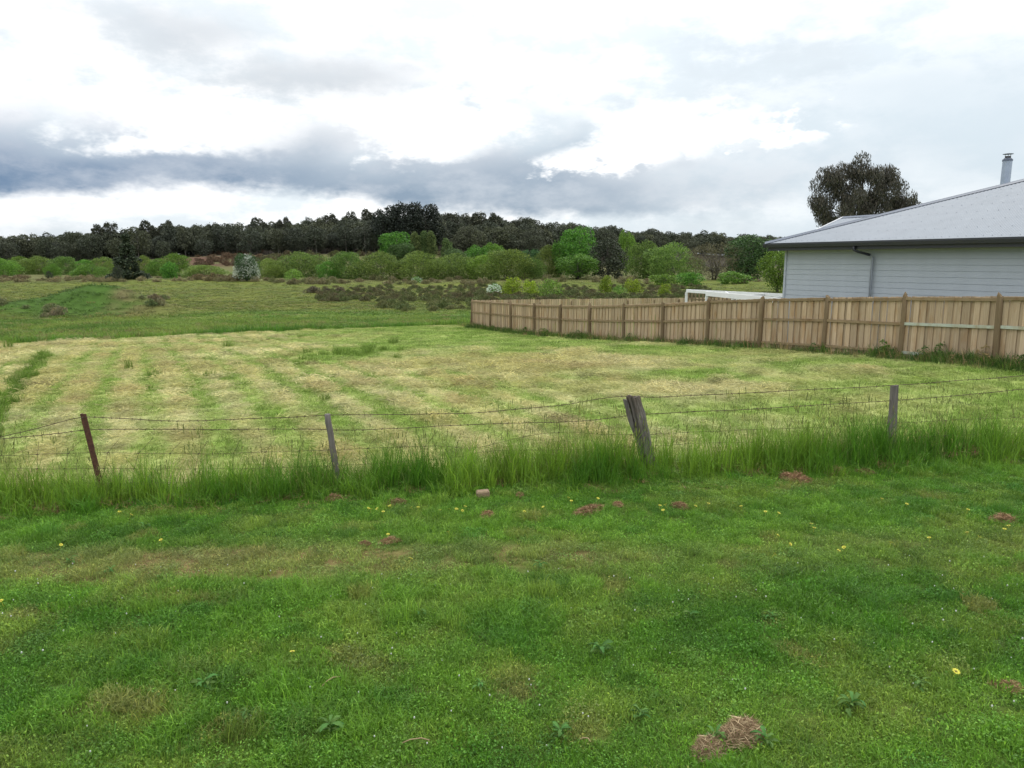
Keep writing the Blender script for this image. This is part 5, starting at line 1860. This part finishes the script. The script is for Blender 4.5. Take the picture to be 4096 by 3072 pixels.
# yellow daisies
m_yel = plain('yellow_petals', (0.62, 0.58, 0.07), 0.6, 0.1, 30)
m_eye = plain('flower_eye', (0.20, 0.16, 0.03), 0.8, 0.1, 30)
fm = MB()
for k in range(11):
    a_ = k * 2 * math.pi / 11
    ca_, sa_ = math.cos(a_), math.sin(a_)
    t_ = np.array([-sa_, ca_, 0])
    r_ = np.array([ca_, sa_, 0])
    fm.add([r_ * 0.006 + [0, 0, 0.07], r_ * 0.017 + t_ * 0.0055 + [0, 0, 0.076], r_ * 0.026 + [0, 0, 0.074], r_ * 0.017 - t_ * 0.0055 + [0, 0, 0.076]], [[0, 1, 2, 3]])
fm.tube([(0, 0, 0.0), (0.003, 0, 0.04), (0, 0, 0.071)], 0.0016, 4)
fme = fm.me('daisy_flower', m_yel)
em = MB().tube([(0, 0, 0.068), (0, 0, 0.074), (0, 0, 0.077)], [0.007, 0.0075, 0.004], 8).me('flower_eye', m_eye)
fl_px = [(366, 509), (371, 511), (380, 509), (389, 508), (393, 506), (415, 508), (418, 509), (448, 511), (456, 510), (458, 511), (461, 511), (464, 508), (440, 512), (383, 513), (119, 513), (123, 513), (128, 516), (567, 499), (571, 502), (596, 499), (545, 508),
         (524, 512), (659, 507), (664, 511), (668, 506), (693, 507), (707, 505), (729, 503), (742, 508), (765, 513), (776, 514), (813, 530), (811, 526), (786, 544), (774, 536), (880, 500), (905, 505), (966, 511), (1010, 528), (1004, 531), (968, 535), (975, 538),
         (890, 545), (845, 548), (835, 552), (952, 675), (292, 657), (4, 603), (163, 541), (388, 536), (450, 534), (408, 561), (60, 546), (770, 555), (930, 540)]
LONE = {(952, 675): 'largest yellow daisy, alone in the near lawn at lower right', (292, 657): 'lone yellow daisy in the near lawn left of centre', (4, 603): 'lone yellow daisy at the left edge of the lawn'}
for i, (px, py) in enumerate(fl_px):
    h = ground_hit(px, py + 4)
    o = link('daisy_flower', fme, None, tuple(h), (0.25 + trng.normal() * 0.25, trng.normal() * 0.25, trng.random() * 6), (0.85, 0.85, 1) if (px, py) != (952, 675) else (1.15, 1.15, 1.1))
    if (px, py) in LONE:
        lb = LONE[px, py]
    elif py >= 530:
        lb = 'small yellow daisy flower on the dry middle strip of the verge'
    elif px < 200:
        lb = 'small yellow daisy flower at the grass edge below the rusty picket'
    elif px < 480:
        lb = 'small yellow daisy flower between the round grey post and the sandy block'
    elif px < 640:
        lb = 'small yellow daisy flower in front of the thick split post'
    elif px < 800:
        lb = 'small yellow daisy flower right of the thick post near the dead grass'
    else:
        lb = 'small yellow daisy flower below the squared grey post'
    tag(o, lb, 'flower', 'yellow daisies in the verge')
    link('flower_eye', em, o)
# tiny white clover heads (stuff)
m_wht = plain('clover_white', (0.55, 0.56, 0.52), 0.7, 0.08, 40)
ch = MB()
ch.tube([(0, 0, 0.035), (0, 0, 0.040), (0, 0, 0.048), (0, 0, 0.052)], [0.003, 0.0065, 0.006, 0.002], 6)
cx, cy = wedge(3.6, 6.8, 8, 0.74, 0.3, frng)
k = fbm(cx * 1.3, cy * 1.3, 95, 2) + 0.12 * cx / 4 > 0.46
cx, cy = cx[k], cy[k]
n = len(cx)
scatter('clover_flowers', [ch.me('clover_head', m_wht)], np.stack([cx, cy, ground(cx, cy) + 0.012], 1), frng.random(n) * 6.28, 0.5 + 0.5 * frng.random(n), np.ones((n, 3)), np.zeros(n, int), 'tiny white clover flowers dotted over the near lawn')
bpy.data.objects['clover_flowers']['category'] = 'flowers'
